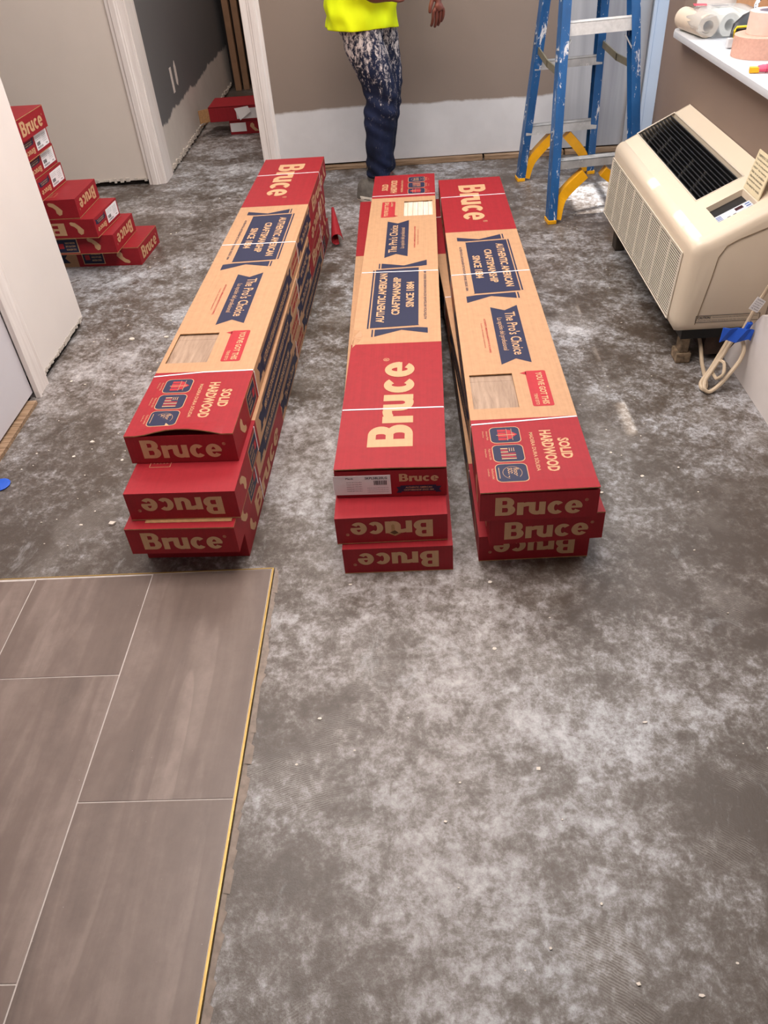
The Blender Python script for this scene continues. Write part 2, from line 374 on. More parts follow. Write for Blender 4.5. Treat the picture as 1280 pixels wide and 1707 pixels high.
# ---------------------------------------------------------------- tiled floor corner
def tilemat():
    m = N('taupe_porcelain_tile', 0.42, 0, 0.5); v = m.coord((7, 0.8, 1), kind='Object', rot=(0,0,0.05))
    oi = m.n('ShaderNodeObjectInfo'); ad = m.n('ShaderNodeVectorMath', operation='ADD')
    sc = m.n('ShaderNodeVectorMath', operation='SCALE'); cb = m.n('ShaderNodeCombineXYZ')
    m.link(oi.outputs['Random'], cb.inputs[0]); m.link(oi.outputs['Random'], cb.inputs[1]); m.link(cb.outputs[0], sc.inputs[0]); sc.inputs['Scale'].default_value = 37
    m.link(v, ad.inputs[0]); m.link(sc.outputs[0], ad.inputs[1])
    a = m.noise(ad.outputs[0], 1.6, 6, 0.6, 0.5); b = m.noise(m.coord((1,1,1)), 14, 8, 0.7)
    ed = m.noise(ad.outputs[0], 0.9, 2, 0.4, 0.3)
    step = m.ramp(ed, [(0.40, (0,0,0,1)), (0.41, (.8,.8,.8,1)), (0.50, (.1,.1,.1,1)), (0.53, (.1,.1,.1,1)), (0.54, (1,1,1,1))])
    c = m.ramp(m.math('ADD', m.math('MULTIPLY', a, 0.7), m.math('MULTIPLY', b, 0.3)), [(0.33, (90,76,69)), (0.5, (114,98,90)), (0.66, (138,122,113))])
    c = m.mix(m.math('MULTIPLY', step, 0.5), c, lin((100,84,76)))
    pit = m.ramp(m.noise(m.coord(), 55, 5, 0.8), bw(0.68, 0.74)); c = m.mix(m.math('MULTIPLY', pit, 0.5), c, lin((90,76,68)))
    spk = m.ramp(m.noise(m.coord(), 120, 2, 0.9), bw(0.765, 0.775)); c = m.mix(spk, c, lin((226,220,214)))
    m.base(c); m.bump(m.noise(m.coord((1,1,1)), 90, 5, 0.7), 0.12, 0.001); return m.m
TILE = tilemat()
GROUT = flat('pale_grout', (186,176,170), 0.8, var=0.12, scale=60)
TH = 0.010
K = (1.3228-TH)/1.3228
mb = MB().box((-1.262,-1.2,0.0005),(-0.370*K,1.366*K,TH-0.0012))
TF = struct('floor_tiled', mb, GROUT, label='taupe plank tiled floor corner edged in brass')
xs = [-0.370*K-0.004, -0.672*K, -0.967*K, -1.262]
cuts = [[1.364*K,0.755*K,0.145*K,-0.46,-1.2],[1.360*K,1.053*K,0.447*K,-0.17,-0.78,-1.2],[1.358*K,0.76*K,0.14*K,-0.46,-1.2]]
for c in range(3):
    for y1,y0 in zip(cuts[c][:-1], cuts[c][1:]):
        x1 = xs[c]; x0 = xs[c+1]; g = 0.0013
        cx, cy = (x0+x1)/2, (y0+y1)/2
        o = MB().box((x0+g*1.3-cx,y0+g-cy,-0.009),(x1-g-cx,y1-g-cy,0.0)).build('tile', TILE, TF, bevel=0.0008)
        o.location = (cx, cy, TH)
BRASS = flat('brass_edge_trim', (172,142,84), 0.42, metal=0.7, var=0.12, scale=25)
mb = MB().box((-0.370*K-0.0035,-1.2,0.0005),(-0.370*K+0.001,1.366*K+.001,TH+0.0012)); mb.build('edge_trim', BRASS, TF, bevel=0.0006)
mb = MB().box((-1.262,1.366*K-0.001,0.0005),(-0.370*K-0.0035,1.366*K+0.0015,TH+0.0008)); mb.build('edge_trim', BRASS, TF, bevel=0.0005)
mb = MB()
for k in range(70):  # ragged thinset beyond the brass
    y = -1.1+k*0.035; mb.add([(-0.367*K,y,0.0045),(-0.367*K,y+.05,0.0045),(-0.362*K+random.uniform(.002,.012),y+.04,0.0006),(-0.362*K+random.uniform(0,.01),y,0.0006)], [(0,1,2,3)])
o = mb.build('thinset_smear', flat('thinset', (140,126,116), 0.9, var=0.2, scale=80), TF); o['kind'] = 'stuff'

# ---------------------------------------------------------------- carton design
L, W, H = 2.134, 0.2609, 0.0792
HS = 0.0808   # stacking pitch, leaving room for the straps
def carton_print(name, c, var=0.07):
    m = N(name, 0.55, 0, 0.3); v = m.coord((1,1,1))
    f = m.noise(v, 45, 6, 0.7); fl = m.noise(m.coord((60,1.2,1)), 3, 3, 0.5)
    g = m.math('ADD', m.math('MULTIPLY', f, 0.6), m.math('MULTIPLY', fl, 0.4))
    lo = tuple(x*(1-var*1.6) for x in lin(c)[:3])+(1,); hi = tuple(min(1,x*(1+var)) for x in lin(c)[:3])+(1,)
    m.base(m.ramp(g, [(0.35, lo), (0.65, hi)])); m.bump(f, 0.08, 0.001); return m.m
TAN = carton_print('kraft_cardboard', (182,139,104))
RED = carton_print('red_printed_cardboard', (146,28,37), 0.08)
NAVY = carton_print('navy_ink', (38,40,66), 0.05)
TANINK = carton_print('bare_kraft_lettering', (194,152,114), 0.05)
REDINK = carton_print('red_ink', (168,42,50), 0.05)
EDGE = flat('torn_cardboard_edge', (170,128,86), 0.8, var=0.2, scale=90)
INSIDE = flat('carton_inside', (92,62,40), 0.9)
STRAP = flat('white_plastic_strap', (232,224,228), 0.35, var=0.03)
STICK = flat('white_paper_label', (226,222,222), 0.6, var=0.03)
BLACKINK = flat('black_ink', (40,38,44), 0.6)
def woodmat(name, a, b):
    m = N(name, 0.45, 0, 0.4); v = m.coord((9, 1.0, 1))
    f = m.noise(v, 5, 7, 0.65, 1.4); m.base(m.ramp(f, [(0.3, a), (0.7, b)])); return m.m
OAK_G = woodmat('grey_oak_plank', (134,108,90), (178,150,128))
OAK_P = woodmat('pale_oak_plank', (216,184,160), (240,220,204))

_text = {}
def text_mesh(body, bold=0.015):
    """filled glyph outline of Blender's own font, as plain 2d data in a unit box"""
    key = (body, bold)
    if key in _text: return _text[key]
    cu = bpy.data.curves.new('t', 'FONT'); cu.body = body; cu.offset = bold; cu.resolution_u = 2; cu.fill_mode = 'FRONT'
    ob = bpy.data.objects.new('t', cu); COL.objects.link(ob)
    bpy.context.view_layer.update()
    me = bpy.data.meshes.new_from_object(ob.evaluated_get(bpy.context.evaluated_depsgraph_get()))
    vs = [v.co.copy() for v in me.vertices]; fs = [tuple(p.vertices) for p in me.polygons]
    bpy.data.objects.remove(ob); bpy.data.curves.remove(cu); bpy.data.meshes.remove(me)
    x0 = min(v.x for v in vs); x1 = max(v.x for v in vs); y0 = min(v.y for v in vs); y1 = max(v.y for v in vs)
    r = ([((v.x-x0)/(x1-x0), (v.y-y0)/(y1-y0)) for v in vs], fs); _text[key] = r; return r
def put(mb, data, org, ux, uy, z, mi):
    """place unit-box shape: org + u*ux + v*uy, coordinates 2d"""
    vs, fs = data
    mb.add([(org[0]+a*ux[0]+b*uy[0], org[1]+a*ux[1]+b*uy[1], z) for a,b in vs], fs, mi)
def sector(cx, cy, rx, ry, wx, wy, a0, a1, n=14):
    vs = []; fs = []
    for i in range(n+1):
        a = D(a0 + (a1-a0)*i/n); c, s = math.cos(a), math.sin(a)
        vs += [(cx+rx*c, cy+ry*s), (cx+(rx-wx)*c, cy+(ry-wy)*s)]
    for i in range(n): fs.append((2*i,2*i+1,2*i+3,2*i+2))
    return vs, fs
LBITS = []
def logo():
    V = []; F = []
    def ad(vs, fs, dx=0):
        o = len(V); LBITS.append([tuple(i+o for i in f) for f in fs]); V.extend((x+dx, y) for x,y in vs); F.extend(tuple(i+o for i in f) for f in fs)
    def rc(x0,y0,x1,y1,dx=0): ad([(x0,y0),(x1,y0),(x1,y1),(x0,y1)], [(0,1,2,3)], dx)
    rc(0,0,.27,1); rc(.27,.82,.42,1); rc(.27,.43,.42,.60); rc(.27,0,.45,.18)
    ad(*sector(.42,.715,.31,.285,.27,.18,-90,90)); ad(*sector(.45,.30,.33,.30,.28,.18,-90,90))
    dx = .85; rc(0,0,.25,.70,dx); ad(*sector(.46,.44,.40,.27,.23,.22,90,165,8), dx)
    dx = 1.31; rc(0,.28,.25,.70,dx); ad(*sector(.32,.28,.32,.29,.25,.20,180,360), dx); rc(.39,.28,.64,.70,dx); rc(.45,0,.64,.3,dx)
    dx = 2.03; ad(*sector(.33,.35,.33,.37,.25,.19,42,318,20), dx)
    dx = 2.70; ad(*sector(.34,.35,.34,.37,.25,.17,0,322,22), dx); rc(.10,.29,.66,.41,dx)
    return [(x/3.39, y) for x,y in V], F
LOGO = logo(); LOGO_BITS = LBITS
REG = text_mesh('®', 0.0)
def put_logo(mb, org, ux, uy, z, mi, reg=True):
    for q, fs in enumerate(LOGO_BITS):     # strokes overlap: each a hair higher than the last
        put(mb, (LOGO[0], fs), org, ux, uy, z + q*0.00004, mi)
    if reg:
        k = Vector(uy).length*0.16/Vector(ux).length
        o = (org[0]+ux[0]*1.015+uy[0]*0.62, org[1]+ux[1]*1.015+uy[1]*0.62)
        put(mb, REG, o, (ux[0]*k,ux[1]*k), (uy[0]*0.16,uy[1]*0.16), z, mi)
def rr(x0,y0,x1,y1,r,n=4):
    pts = []
    for cx,cy,a in ((x1-r,y1-r,0),(x0+r,y1-r,90),(x0+r,y0+r,180),(x1-r,y0+r,270)):
        for i in range(n+1): t = D(a+90*i/n); pts.append((cx+r*math.cos(t), cy+r*math.sin(t)))
    return pts
Z1, Z2, Z3 = 0.00035, 0.0007, 0.001
# 2d frame of the top: x across (t), y along (s from the solid-hardwood end). Text runs toward -y, letters' tops toward +x.
def txt(mb, s, s_end, t0, t1, z, mi=0, bold=0.015):  # s = start (far), s_end = end, t0 baseline, t1 top
    return lambda body: put(mb, text_mesh(body, bold), (t0, s), (0, s_end-s), (t1-t0, 0), z, mi)
def top_prints(parent_M, box, zt, window_kind):
    P = {}
    def mk(name, mb, mats, label=None):
        mb.v = [(x, y, z+(window_kind(x, y) if window_kind else 0)) for x,y,z in mb.v]
        o = mb.build(name, mats, box, fixn=False); o.location = (0,0,zt)
        if label: o['label'] = label
        return o
    mb = MB(); put_logo(mb, (-0.052,2.045), (0,-0.405), (0.110,0), Z1, 0); P['logo'] = mk('logo_lettering', mb, [TANINK])
    # big banner
    mb = MB()
    mb.poly([(-.066,1.425),(-.066,1.002),(.0815,1.010),(.0815,1.433)], Z2)
    mb.poly([(-.092,1.476),(-.092,1.442),(-.060,1.436),(.066,1.443),(.066,1.487),(-.014,1.450)][::-1], Z1)
    mb.poly([(-.092,0.940),(-.092,0.985),(-.060,0.992),(.064,0.999),(.064,0.956),(-.014,0.980)], Z1)
    mb.poly([(.0705,1.443),(.0750,1.443),(.0750,1.488),(.0705,1.488)], Z1); mb.poly([(.0685,.956),(.073,.956),(.073,.999),(.0685,.999)], Z1)
    mb.poly([(.0855,1.012),(.0905,1.012),(.0905,1.436),(.0855,1.436)], Z1)
    b = mk('banner', mb, [NAVY])
    mb = MB()
    txt(mb,1.400,1.042,.040,.066,Z3,0,0.028)('AUTHENTIC AMERICAN'); txt(mb,1.352,1.078,-.006,.020,Z3,0,0.028)('CRAFTSMANSHIP'); txt(mb,1.302,1.116,-.050,-.024,Z3,0,0.028)('SINCE 1884')
    mb.poly([(-.066,1.4225),(-.0645,1.4225),(-.0645,1.004),(-.066,1.004)][::-1], Z3)
    mk('banner_lettering', mb, [TANINK])
    mb = MB(); txt(mb,1.388,1.027,-.0895,-.079,Z1,0,0.02)('AUTÉNTICA ARTESANÍA ESTADOUNIDENSE DESDE 1884'); mk('small_navy_lettering', mb, [NAVY])
    # ribbon
    mb = MB(); mb.poly([(-.025,.902),(.0165,.877),(.057,.908),(.056,.557),(.0165,.582),(-.026,.552)][::-1], Z1); mk('ribbon', mb, [NAVY])
    mb = MB(); txt(mb,.864,.602,.014,.046,Z2,0,0.012)("The Pro's Choice"); txt(mb,.828,.630,-.016,.003,Z2,0,0.0)('La opción del profesional'); mk('ribbon_lettering', mb, [TANINK])
    mb = MB(); txt(mb,.828,.620,-.052,-.046,Z1)('AUTHENTIC AMERICAN HARDWOOD FLOORING'); txt(mb,.800,.650,-.0625,-.058,Z1,0,0)('Suelos de madera auténtica'); mk('small_red_lettering', mb, [REDINK])
    # speech bubble
    mb = MB(); pts = rr(.031,.338,.0845,.512,.006)
    mb.poly(pts, Z1); mb.poly([(.033,.510),(.033,.492),(.016,.502)], Z1); mk('speech_bubble', mb, [REDINK])
    mb = MB(); txt(mb,.503,.346,.057,.0745,Z2,0,0.028)("YOU'VE GOT THIS"); txt(mb,.397,.344,.040,.0485,Z2)('TIENE ESTO'); mk('bubble_lettering', mb, [TANINK])
    # badges
    for k,(a,b) in enumerate(((.187,.252),(.112,.178),(.037,.104))):
        mb = MB(); mb.poly(rr(-.0895,a-.001,-.0165,b+.001,.013), Z1, 0); mb.poly(rr(-.0878,a+.001,-.0182,b-.001,.012), Z2, 1)
        m = (a+b)/2
        if k == 0:
            for q in range(4): mb.poly([(-.070,m-.022+q*.0115),(-.050,m-.022+q*.0115),(-.050,m-.013+q*.0115),(-.070,m-.013+q*.0115)], Z3, 2)
            mb.poly([(-.048,m-.020),(-.038,m-.017),(-.038,m+.018),(-.048,m+.021)], Z3, 2); mb.poly([(-.036,m-.011),(-.024,m),(-.036,m+.011)], Z3, 2)
            for t in (-.049,-.037): mb.poly([(t,m-.024),(t+.001,m-.024),(t+.001,m+.024),(t,m+.024)], Z3+.0002, 0)
            mb.poly([(-.074,m-.002),(-.030,m-.002),(-.030,m),(-.074,m)], Z3+.0002, 0)
        elif k == 1:
            for q in range(7):
                s0 = a+.010+q*.0065; mb.poly([(-.070,s0),(-.036,s0),(-.036,s0+.0035),(-.070,s0+.0035)], Z3, 2 if q % 2 else 0)
            mb.poly([(-.053,b-.030),(-.036,b-.030),(-.036,b-.010),(-.053,b-.010)], Z3+.0002, 1)
            for q in range(3): mb.poly([(-.050+q*.005,b-.027),(-.0485+q*.005,b-.027),(-.0485+q*.005,b-.013),(-.050+q*.005,b-.013)], Z3+.0003, 0)
        else:
            vs, fs = sector(-.052,m,.022,.023,.0008,.0008,0,360,24); mb.add([(x,y,Z3) for x,y in vs], fs, 0)
            txt(mb,m+.017,m-.015,-.049,-.037,Z3,0,0.0)('floor'); txt(mb,m+.017,m-.017,-.062,-.051,Z3,0,0.0)('score')
            mb.poly([(-.082,m-.02),(-.0808,m-.02),(-.0808,m+.02),(-.082,m+.02)], Z3, 0)
        mk('badge', mb, [TANINK, NAVY, REDINK])
    mb = MB()
    for a,b_,t1,t2 in ((.238,.201,'American Made','Hecho'),(.165,.122,'Made in the USA','Hecho'),(.088,.050,'FloorScore Certified','Certificado')):
        txt(mb,a,b_,-.098,-.093,Z1,0,0.0)(t1); txt(mb,a,b_+.01,-.1065,-.103,Z1,0,0.0)(t2)
    mk('caption_lettering', mb, [TANINK])['kind'] = 'stuff'
    mb = MB(); txt(mb,.232,.070,.0285,.0565,Z1,0,0.032)('HARDWOOD'); txt(mb,.197,.116,.067,.0935,Z1,0,0.032)('SOLID'); txt(mb,.225,.073,.004,.015,Z1,0,0.01)('MADERA DURA SÓLIDA'); mk('headline_lettering', mb, [TANINK])

def bottom_prints(box, zt, s_near):
    """underside print (box lies upside down): small framed text near the end"""
    mb = MB(); y0 = 0.10
    fr = [(-.095,y0),(-.045,y0),(-.045,y0+.11),(-.095,y0+.11)]
    for (a,b_) in zip(fr, fr[1:]+fr[:1]):
        d = Vector((b_[0]-a[0], b_[1]-a[1])); n = Vector((-d.y,d.x)).normalized()*0.0006
        mb.poly([(a[0]-n.x,a[1]-n.y),(b_[0]-n.x,b_[1]-n.y),(b_[0]+n.x,b_[1]+n.y),(a[0]+n.x,a[1]+n.y)], Z1)
    for q,t in enumerate((-.088,-.080,-.072,-.064,-.056)): txt(mb,y0+.10-.008*(q%2),y0+.012,t,t+.0035,Z1,0,0)('PRODUCTO DE MADERA')
    for q,t in enumerate((-.020,-.013,-.006,.042,.049,.056)): txt(mb,y0+.17-.01*(q%3),y0+.03+(.012 if q % 2 else 0),t,t+.003,Z1,0,0)('Conserve las instrucciones de este producto')
    o = mb.build('small_print', [TANINK], box, fixn=False); o['kind'] = 'stuff'
    o.matrix_local = Matrix.Rotation(math.pi,4,'Y') @ Matrix.Translation((0,0,0.0))
    return o
def side_prints(box):
    """both long sides; 2d frame (s along, z up), put on x=+-W/2"""
    def build(sgn):
        M = Matrix(((0,0,sgn,sgn*W/2),(sgn,0,0,0),(0,1,0,0),(0,0,0,1)))   # local x->s*sgn , y->z, z->outward
        def S(a): return a*sgn
        def tx(mb, body, a, b_, z0, z1, zz, mi=0, bold=0.015):   # reads left->right seen from outside
            l, r_ = (a, b_) if sgn > 0 else (-b_, -a)
            put(mb, text_mesh(body, bold), (l, z0), (r_-l, 0), (0, z1-z0), zz, mi)
        def rec(mb, a, b_, z0, z1, zz, mi=0):
            l, r_ = (a, b_) if sgn > 0 else (-b_, -a); mb.poly([(l,z0),(r_,z0),(r_,z1),(l,z1)], zz, mi)
        def mk(name, mb, mats): o = mb.build(name, mats, box, fixn=False); o.matrix_local = M; return o
        mb = MB()
        l, r_ = (1.62, 2.00) if sgn > 0 else (-2.00, -1.62)
        put_logo(mb, (l,.014), (r_-l,0), (0,.052), Z1, 0, False); mk('logo_lettering', mb, [TANINK])
        for s0 in (.085, 2.06):      # footprint shaped hand hole marks
            mb = MB(); c = S(s0); pts = [(c-.020,.044),(c-.014,.060),(c-.002,.064),(c+.008,.054),(c+.008,.040),(c+.018,.030),(c+.032,.024),(c+.036,.014),(c+.028,.010),(c+.010,.014),(c-.006,.028)]
            mb.poly(pts, Z1); mk('hand_hole_mark', mb, [TANINK])
        mb = MB(); rec(mb,.165,.265,.010,.072,Z1,0); rec(mb,.169,.261,.013,.069,Z2,1)
        for q in range(3): tx(mb, ('SOLID HARDWOOD','HANDLE WITH CARE','MADERA DURA')[q], .178,.222,.052-q*.014,.060-q*.014,Z3,0)
        rec(mb,.230,.252,.030,.052,Z3,2); mk('side_badge', mb, [TANINK, NAVY, REDINK])
        mb = MB()
        for (a,b_,t1) in ((.36,.95,"AUTÉNTICA ARTESANÍA ESTADOUNIDENSE DESDE 1884"),(1.20,1.50,"The Pro's Choice")):
            rec(mb,a+.03,b_-.03,.012,.066,Z2,0); rec(mb,a,b_,.022,.056,Z1,0)
            for e,dr in ((a,-1),(b_,1)):
                pts = [(S(e),.018),(S(e+dr*.035),.018),(S(e+dr*.015),.040),(S(e+dr*.035),.062),(S(e),.062)]
                mb.poly(pts, Z1, 0)
            rec(mb,a+.03,b_-.03,.070,.0725,Z1,0); rec(mb,a+.04,b_-.04,.006,.0085,Z1,0)
            tx(mb,t1,a+.05,b_-.05,.026,.052,Z3,1,0.02)
        mk('side_banner', mb, [NAVY, TANINK])
        mb = MB(); tx(mb,'AUTHENTIC AMERICAN',1.00,1.17,.040,.058,Z1,0,0.04); tx(mb,'HARDWOOD FLOORING',1.00,1.15,.018,.032,Z1,0,0.04); mk('small_red_lettering', mb, [REDINK])
    build(1); build(-1)

def lid_mesh(red0, red1, win, lift):
    """thin top sheet over x in +-W/2, y in 0..L, with window hole; lift(x,y) raises the near edge"""
    xs_ = sorted(set([-W/2,W/2,win[0],win[1]] + [-W/2+W*i/10 for i in range(11)]))
    ys_ = sorted(set([-0.0005,L+0.0005,win[2],win[3],red0,red1,0.02,0.05,0.09,0.13,L-.02,L-.05] + [i*.01 for i in range(1,12)] + [L-i*.01 for i in range(1,10)] + [i*0.12 for i in range(1,18)]))
    mb = MB()
    vs = [(x,y,lift(x,y)) for y in ys_ for x in xs_]; n = len(xs_)
    fr = []; fm = []
    for j in range(len(ys_)-1):
        for i in range(n-1):
            cx = (xs_[i]+xs_[i+1])/2; cy = (ys_[j]+ys_[j+1])/2
            if win[0] < cx < win[1] and win[2] < cy < win[3]: continue
            fr.append((j*n+i, j*n+i+1, (j+1)*n+i+1, (j+1)*n+i)); fm.append(0 if (cy < red0 or cy > red1) else 1)
    mb.v = vs; mb.f = fr; mb.mi = fm
    me = mb.mesh('lid', [RED, TAN, EDGE], fixn=True)
    bm = bmesh.new(); bm.from_mesh(me)
    bm.faces.ensure_lookup_table()
    if bm.faces[0].normal.z < 0: bmesh.ops.reverse_faces(bm, faces=bm.faces)
    r = bmesh.ops.extrude_face_region(bm, geom=bm.faces[:]);
    nv = [g for g in r['geom'] if isinstance(g, bmesh.types.BMVert)]
    for v_ in nv: v_.co.z += 0.0026
    bmesh.ops.recalc_face_normals(bm, faces=bm.faces)
    for f in bm.faces:
        if abs(f.normal.z) < 0.3: f.material_index = 2
    bm.to_mesh(me); bm.free(); return me
RED0, RED1 = 0.289, 1.530
WIN = (-.118,-.004,.338,.505)
SG = {}
def body_mesh():
    """open tray walls with recessed inner floor, zones of colour along its length"""
    mb = MB(); t = 0.004; h = H-0.003
    ysx = [0,RED0,RED1,L]
    for k in range(3):
        a,b_ = ysx[k], ysx[k+1]; mi = 1 if k == 1 else 0
        for x0,x1 in ((-W/2,-W/2+t),(W/2-t,W/2)): mb.box((x0,a,0),(x1,b_,h),mi)
        mb.box((-W/2+t,max(a,t),0),(W/2-t,min(b_,L-t),h-0.010),mi)
    mb.box((-W/2+t,0,0),(W/2-t,t,h),0); mb.box((-W/2+t,L-t,0),(W/2-t,L,h),0)
    return mb.mesh('carton_body', [RED, TAN])
BODY = body_mesh()
def end_big(box):      # big logo, s=0 face, normal -y
    mb = MB(); put_logo(mb, (-W*.37,.014), (.193,0), (0,.052), Z1, 0)
    o = mb.build('end_logo_lettering', [TANINK], box, fixn=False); o.matrix_local = Matrix(((1,0,0,0),(0,0,-1,0),(0,1,0,0),(0,0,0,1)))
def end_label(box, crumple=False):    # sticker + small logo + ribbon, s=L face, normal +y
    M = Matrix(((-1,0,0,0),(0,0,1,L),(0,1,0,0),(0,0,0,1)))
    def mk(name, mb, mats, label=None):
        o = mb.build(name, mats, box, fixn=False); o.matrix_local = M
        if label: o['label'] = label
        return o
    mb = MB(); put_logo(mb, (.020,.044), (.092,0), (0,.022), Z1, 0, False); mk('end_logo_lettering', mb, [TANINK])
    mb = MB(); mb.poly([(.022,.014),(.106,.014),(.106,.032),(.022,.032)], Z2, 0)
    mb.poly([(.012,.010),(.024,.010),(.024,.028),(.012,.028),(.017,.019)], Z1, 0); mb.poly([(.104,.010),(.118,.010),(.113,.019),(.118,.028),(.104,.028)], Z1, 0)
    put(mb, text_mesh('AUTHENTIC AMERICAN'), (.034,.0235), (.062,0), (0,.005), Z3, 1); put(mb, text_mesh('CRAFTSMANSHIP SINCE 1884'), (.030,.0165), (.070,0), (0,.0045), Z3, 1)
    mk('end_ribbon', mb, [NAVY, TANINK])
    mb = MB()
    x0, x1 = -.134 if crumple else -.120, .000
    mb.box((x0,.008,.0002),(x1,.064,.0010),0)
    if crumple: mb.add([(x0,.008,.0006),(x0-.004,.020,-.006),(x0+.004,.036,-.004),(x0-.002,.056,-.003),(x0,.060,.0006)], [(0,1,2,3,4)], 0)
    put(mb, text_mesh('SKPL58L20LG'), (-.060,.053), (.052,0), (0,.007), .0013, 1)
    put(mb, text_mesh('Plank'), (-.105,.054), (.018,0), (0,.005), .0013, 1)
    for q in range(5): put(mb, text_mesh('Gunstock oak 3 1/4 in x 84 in', 0), (-.104,.044-q*.0065), (.036,0), (0,.0028), .0013, 1)
    for q in range(3): put(mb, text_mesh('Solid hardwood flooring 22 sq ft', 0), (-.056,.026-q*.006), (.050,0), (0,.0028), .0013, 1)
    r_ = random.Random(3)
    xx = -.040
    while xx < -.010:
        w_ = r_.choice((.0008,.0014,.002)); mb.poly([(xx,.036),(xx+w_,.036),(xx+w_,.049),(xx,.049)], .0013, 1); xx += w_+r_.choice((.0008,.0014))
    mk('paper_label', mb, [STICK, BLACKINK], 'white printed paper label')
def strap(box, s, skew=0.0, kink=0.0):
    mb = MB(); e = 0.0003; w_ = 0.0048; r = .005
    pts = [(-W/2-e,0.002),(-W/2-e,H-r),(-W/2-e+r*.4,H+e*.6),(-W/2+r,H+e),(0,H+e),(W/2-r,H+e),(W/2+e-r*.4,H+e*.6),(W/2+e,H-r),(W/2+e,0.002)]
    n = len(pts); vs = []
    for i,(x,z) in enumerate(pts):
        yy = s + skew*(x/W) + kink*max(0, math.sin((x/W+.5)*math.pi*0.8))
        for d in (-w_/2, w_/2): vs.append((x,yy+d,z))
    fs = [(2*i,2*i+1,2*i+3,2*i+2) for i in range(n-1)]
    me = MB().add(vs, fs).mesh('strap', STRAP)
    o = link('strap', me, box); m = o.modifiers.new('s','SOLIDIFY'); m.thickness = 0.0009; m.offset = 1
    return o
def carton(label, ends_at, near='solid', up=True, lift=None, group='cartons of hardwood flooring', straps=True, kraft=OAK_G, prints='all', rot=None, damage=False, squash=1.0, planks='wide'):
    """ends_at = (x,y,z,angle): centre of the bottom edge of the near end, angle = clockwise yaw of the long axis from +y"""
    x,y,z,a = ends_at
    R = Matrix.Rotation(-a,4,'Z'); M = Matrix.Translation((x,y,z)) @ R
    if near == 'label': M = M @ Matrix.Translation((0,L,0)) @ Matrix.Rotation(math.pi,4,'Z')
    if not up: M = M @ Matrix.Translation((0,0,H)) @ Matrix.Rotation(math.pi,4,'Y')
    box = thing('flooring_carton', label, 'carton', group=group)
    box.matrix_world = M
    link('carton_body', BODY, box)
    lf = lift or (lambda x,y: 0.0)
    key = lift
    if key not in SG: SG[key] = lid_mesh(RED0, RED1, WIN, lf)
    o = link('lid', SG[key], box); o.location = (0,0,H-0.0026)
    if prints in ('all','top'):
        top_prints(None, box, H, lf)
        if planks == 'wide': rows = ((-.128,-.092),(-.0905,.003)); 
        else: rows = tuple((-.121+i*.0205,-.121+i*.0205+.0195) for i in range(6))
        if planks == 'wide':
            for k,(a_,b_) in enumerate(((.325,.478),(.4785,.52))):
                MB().box((-.124,a_,H-.0128),(.004,b_,H-.006)).build('wood_plank', kraft, box, bevel=.0008)
        else:
            for a_,b_ in rows: MB().box((a_,.33,H-.0128),(b_,.515,H-.0055+random.uniform(-.001,.0005))).build('wood_plank', kraft, box, bevel=.001)
    if prints in ('all','side') : side_prints(box)
    if not up: bottom_prints(box, 0, 0)
    if near == 'solid': end_big(box)
    elif damage != 'plain': end_label(box, crumple=(damage == 'label'))
    if straps:
        st = straps if isinstance(straps, (list,tuple)) else ((.262,0,0),(1.155,0,0),(1.912,0,0))
        for s_,k_,kk in st: strap(box, s_, k_, kk)
    return box
def liftL(x, y):   # bowed near edge of the top left carton
    e = max(0, 1-y/0.05); u = (x+W/2)/W
    return 0.017*e**1.5*max(0, math.sin(min(1,max(0,(u-.15)/.75))*math.pi))
def liftR(x, y):
    e = max(0, 1-y/0.045); u = (x+W/2)/W
    return 0.0055*e*(0.5+.6*u)
def liftM(x, y):
    e = max(0, 1-(L-y)/0.10); u = (x+W/2)/W
    return 0.005*e*(0.5+.7*(1-abs(u-.5)))
aL = 0.0327
def edge(xc, y, z, a): return (xc, y, z, a)
# left stack
gL, gM, gR = 'cartons in the left stack', 'cartons in the middle stack', 'cartons in the right stack'
carton('top carton of the left stack, plank window and bowed lid, upright logo', (-0.560,1.493,3*HS,aL), lift=liftL, group=gL, straps=((.275,0.012,.010),(1.155,0,0),(1.912,0.01,0)))
carton('second carton down in the left stack, red end with the logo upside down', (-0.553,1.377,2*HS,aL-.006), up=False, group=gL, prints='side')
L3 = carton('third carton down in the left stack, red end with upright logo', (-0.566,1.347,1*HS,aL), group=gL, prints='side')
carton('lowest carton of the left stack, dark red end set back under the others', (-0.566,1.418,0.0,aL), near='label', group=gL, prints='side', damage='plain')
# middle stack
M1 = carton('top carton of the middle stack, big logo nearest and paper label on its end', (-0.069,1.427,2*HS,0.028), near='label', lift=liftM, group=gM, kraft=OAK_P, planks='thin', damage='label', straps=((.262,.004,0),(1.03,-.006,0),(1.878,0,0)))
M2 = carton('second carton down in the middle stack, dented red end with logo upside down', (-0.072,1.355,1*HS,-0.003), up=False, group=gM, prints='side')
carton('lowest carton of the middle stack, on the concrete, logo upside down', (-0.061,1.336,0.0,0.004), up=False, group=gM, prints='side')
# right stack
carton('top carton of the right stack, plank window nearest, upright logo on end', (0.260,1.323,2*HS,0.0023), lift=liftR, group=gR, straps=((.276,.017,0),(1.155,.009,0),(1.912,.004,0)))
carton('second carton down in the right stack, end with upright logo, shifted right', (0.284,1.335,1*HS,-0.037), group=gR, prints='side')
carton('lowest carton of the right stack, on the concrete, logo upside down', (0.263,1.362,0.0,-0.012), up=False, group=gR, prints='side')

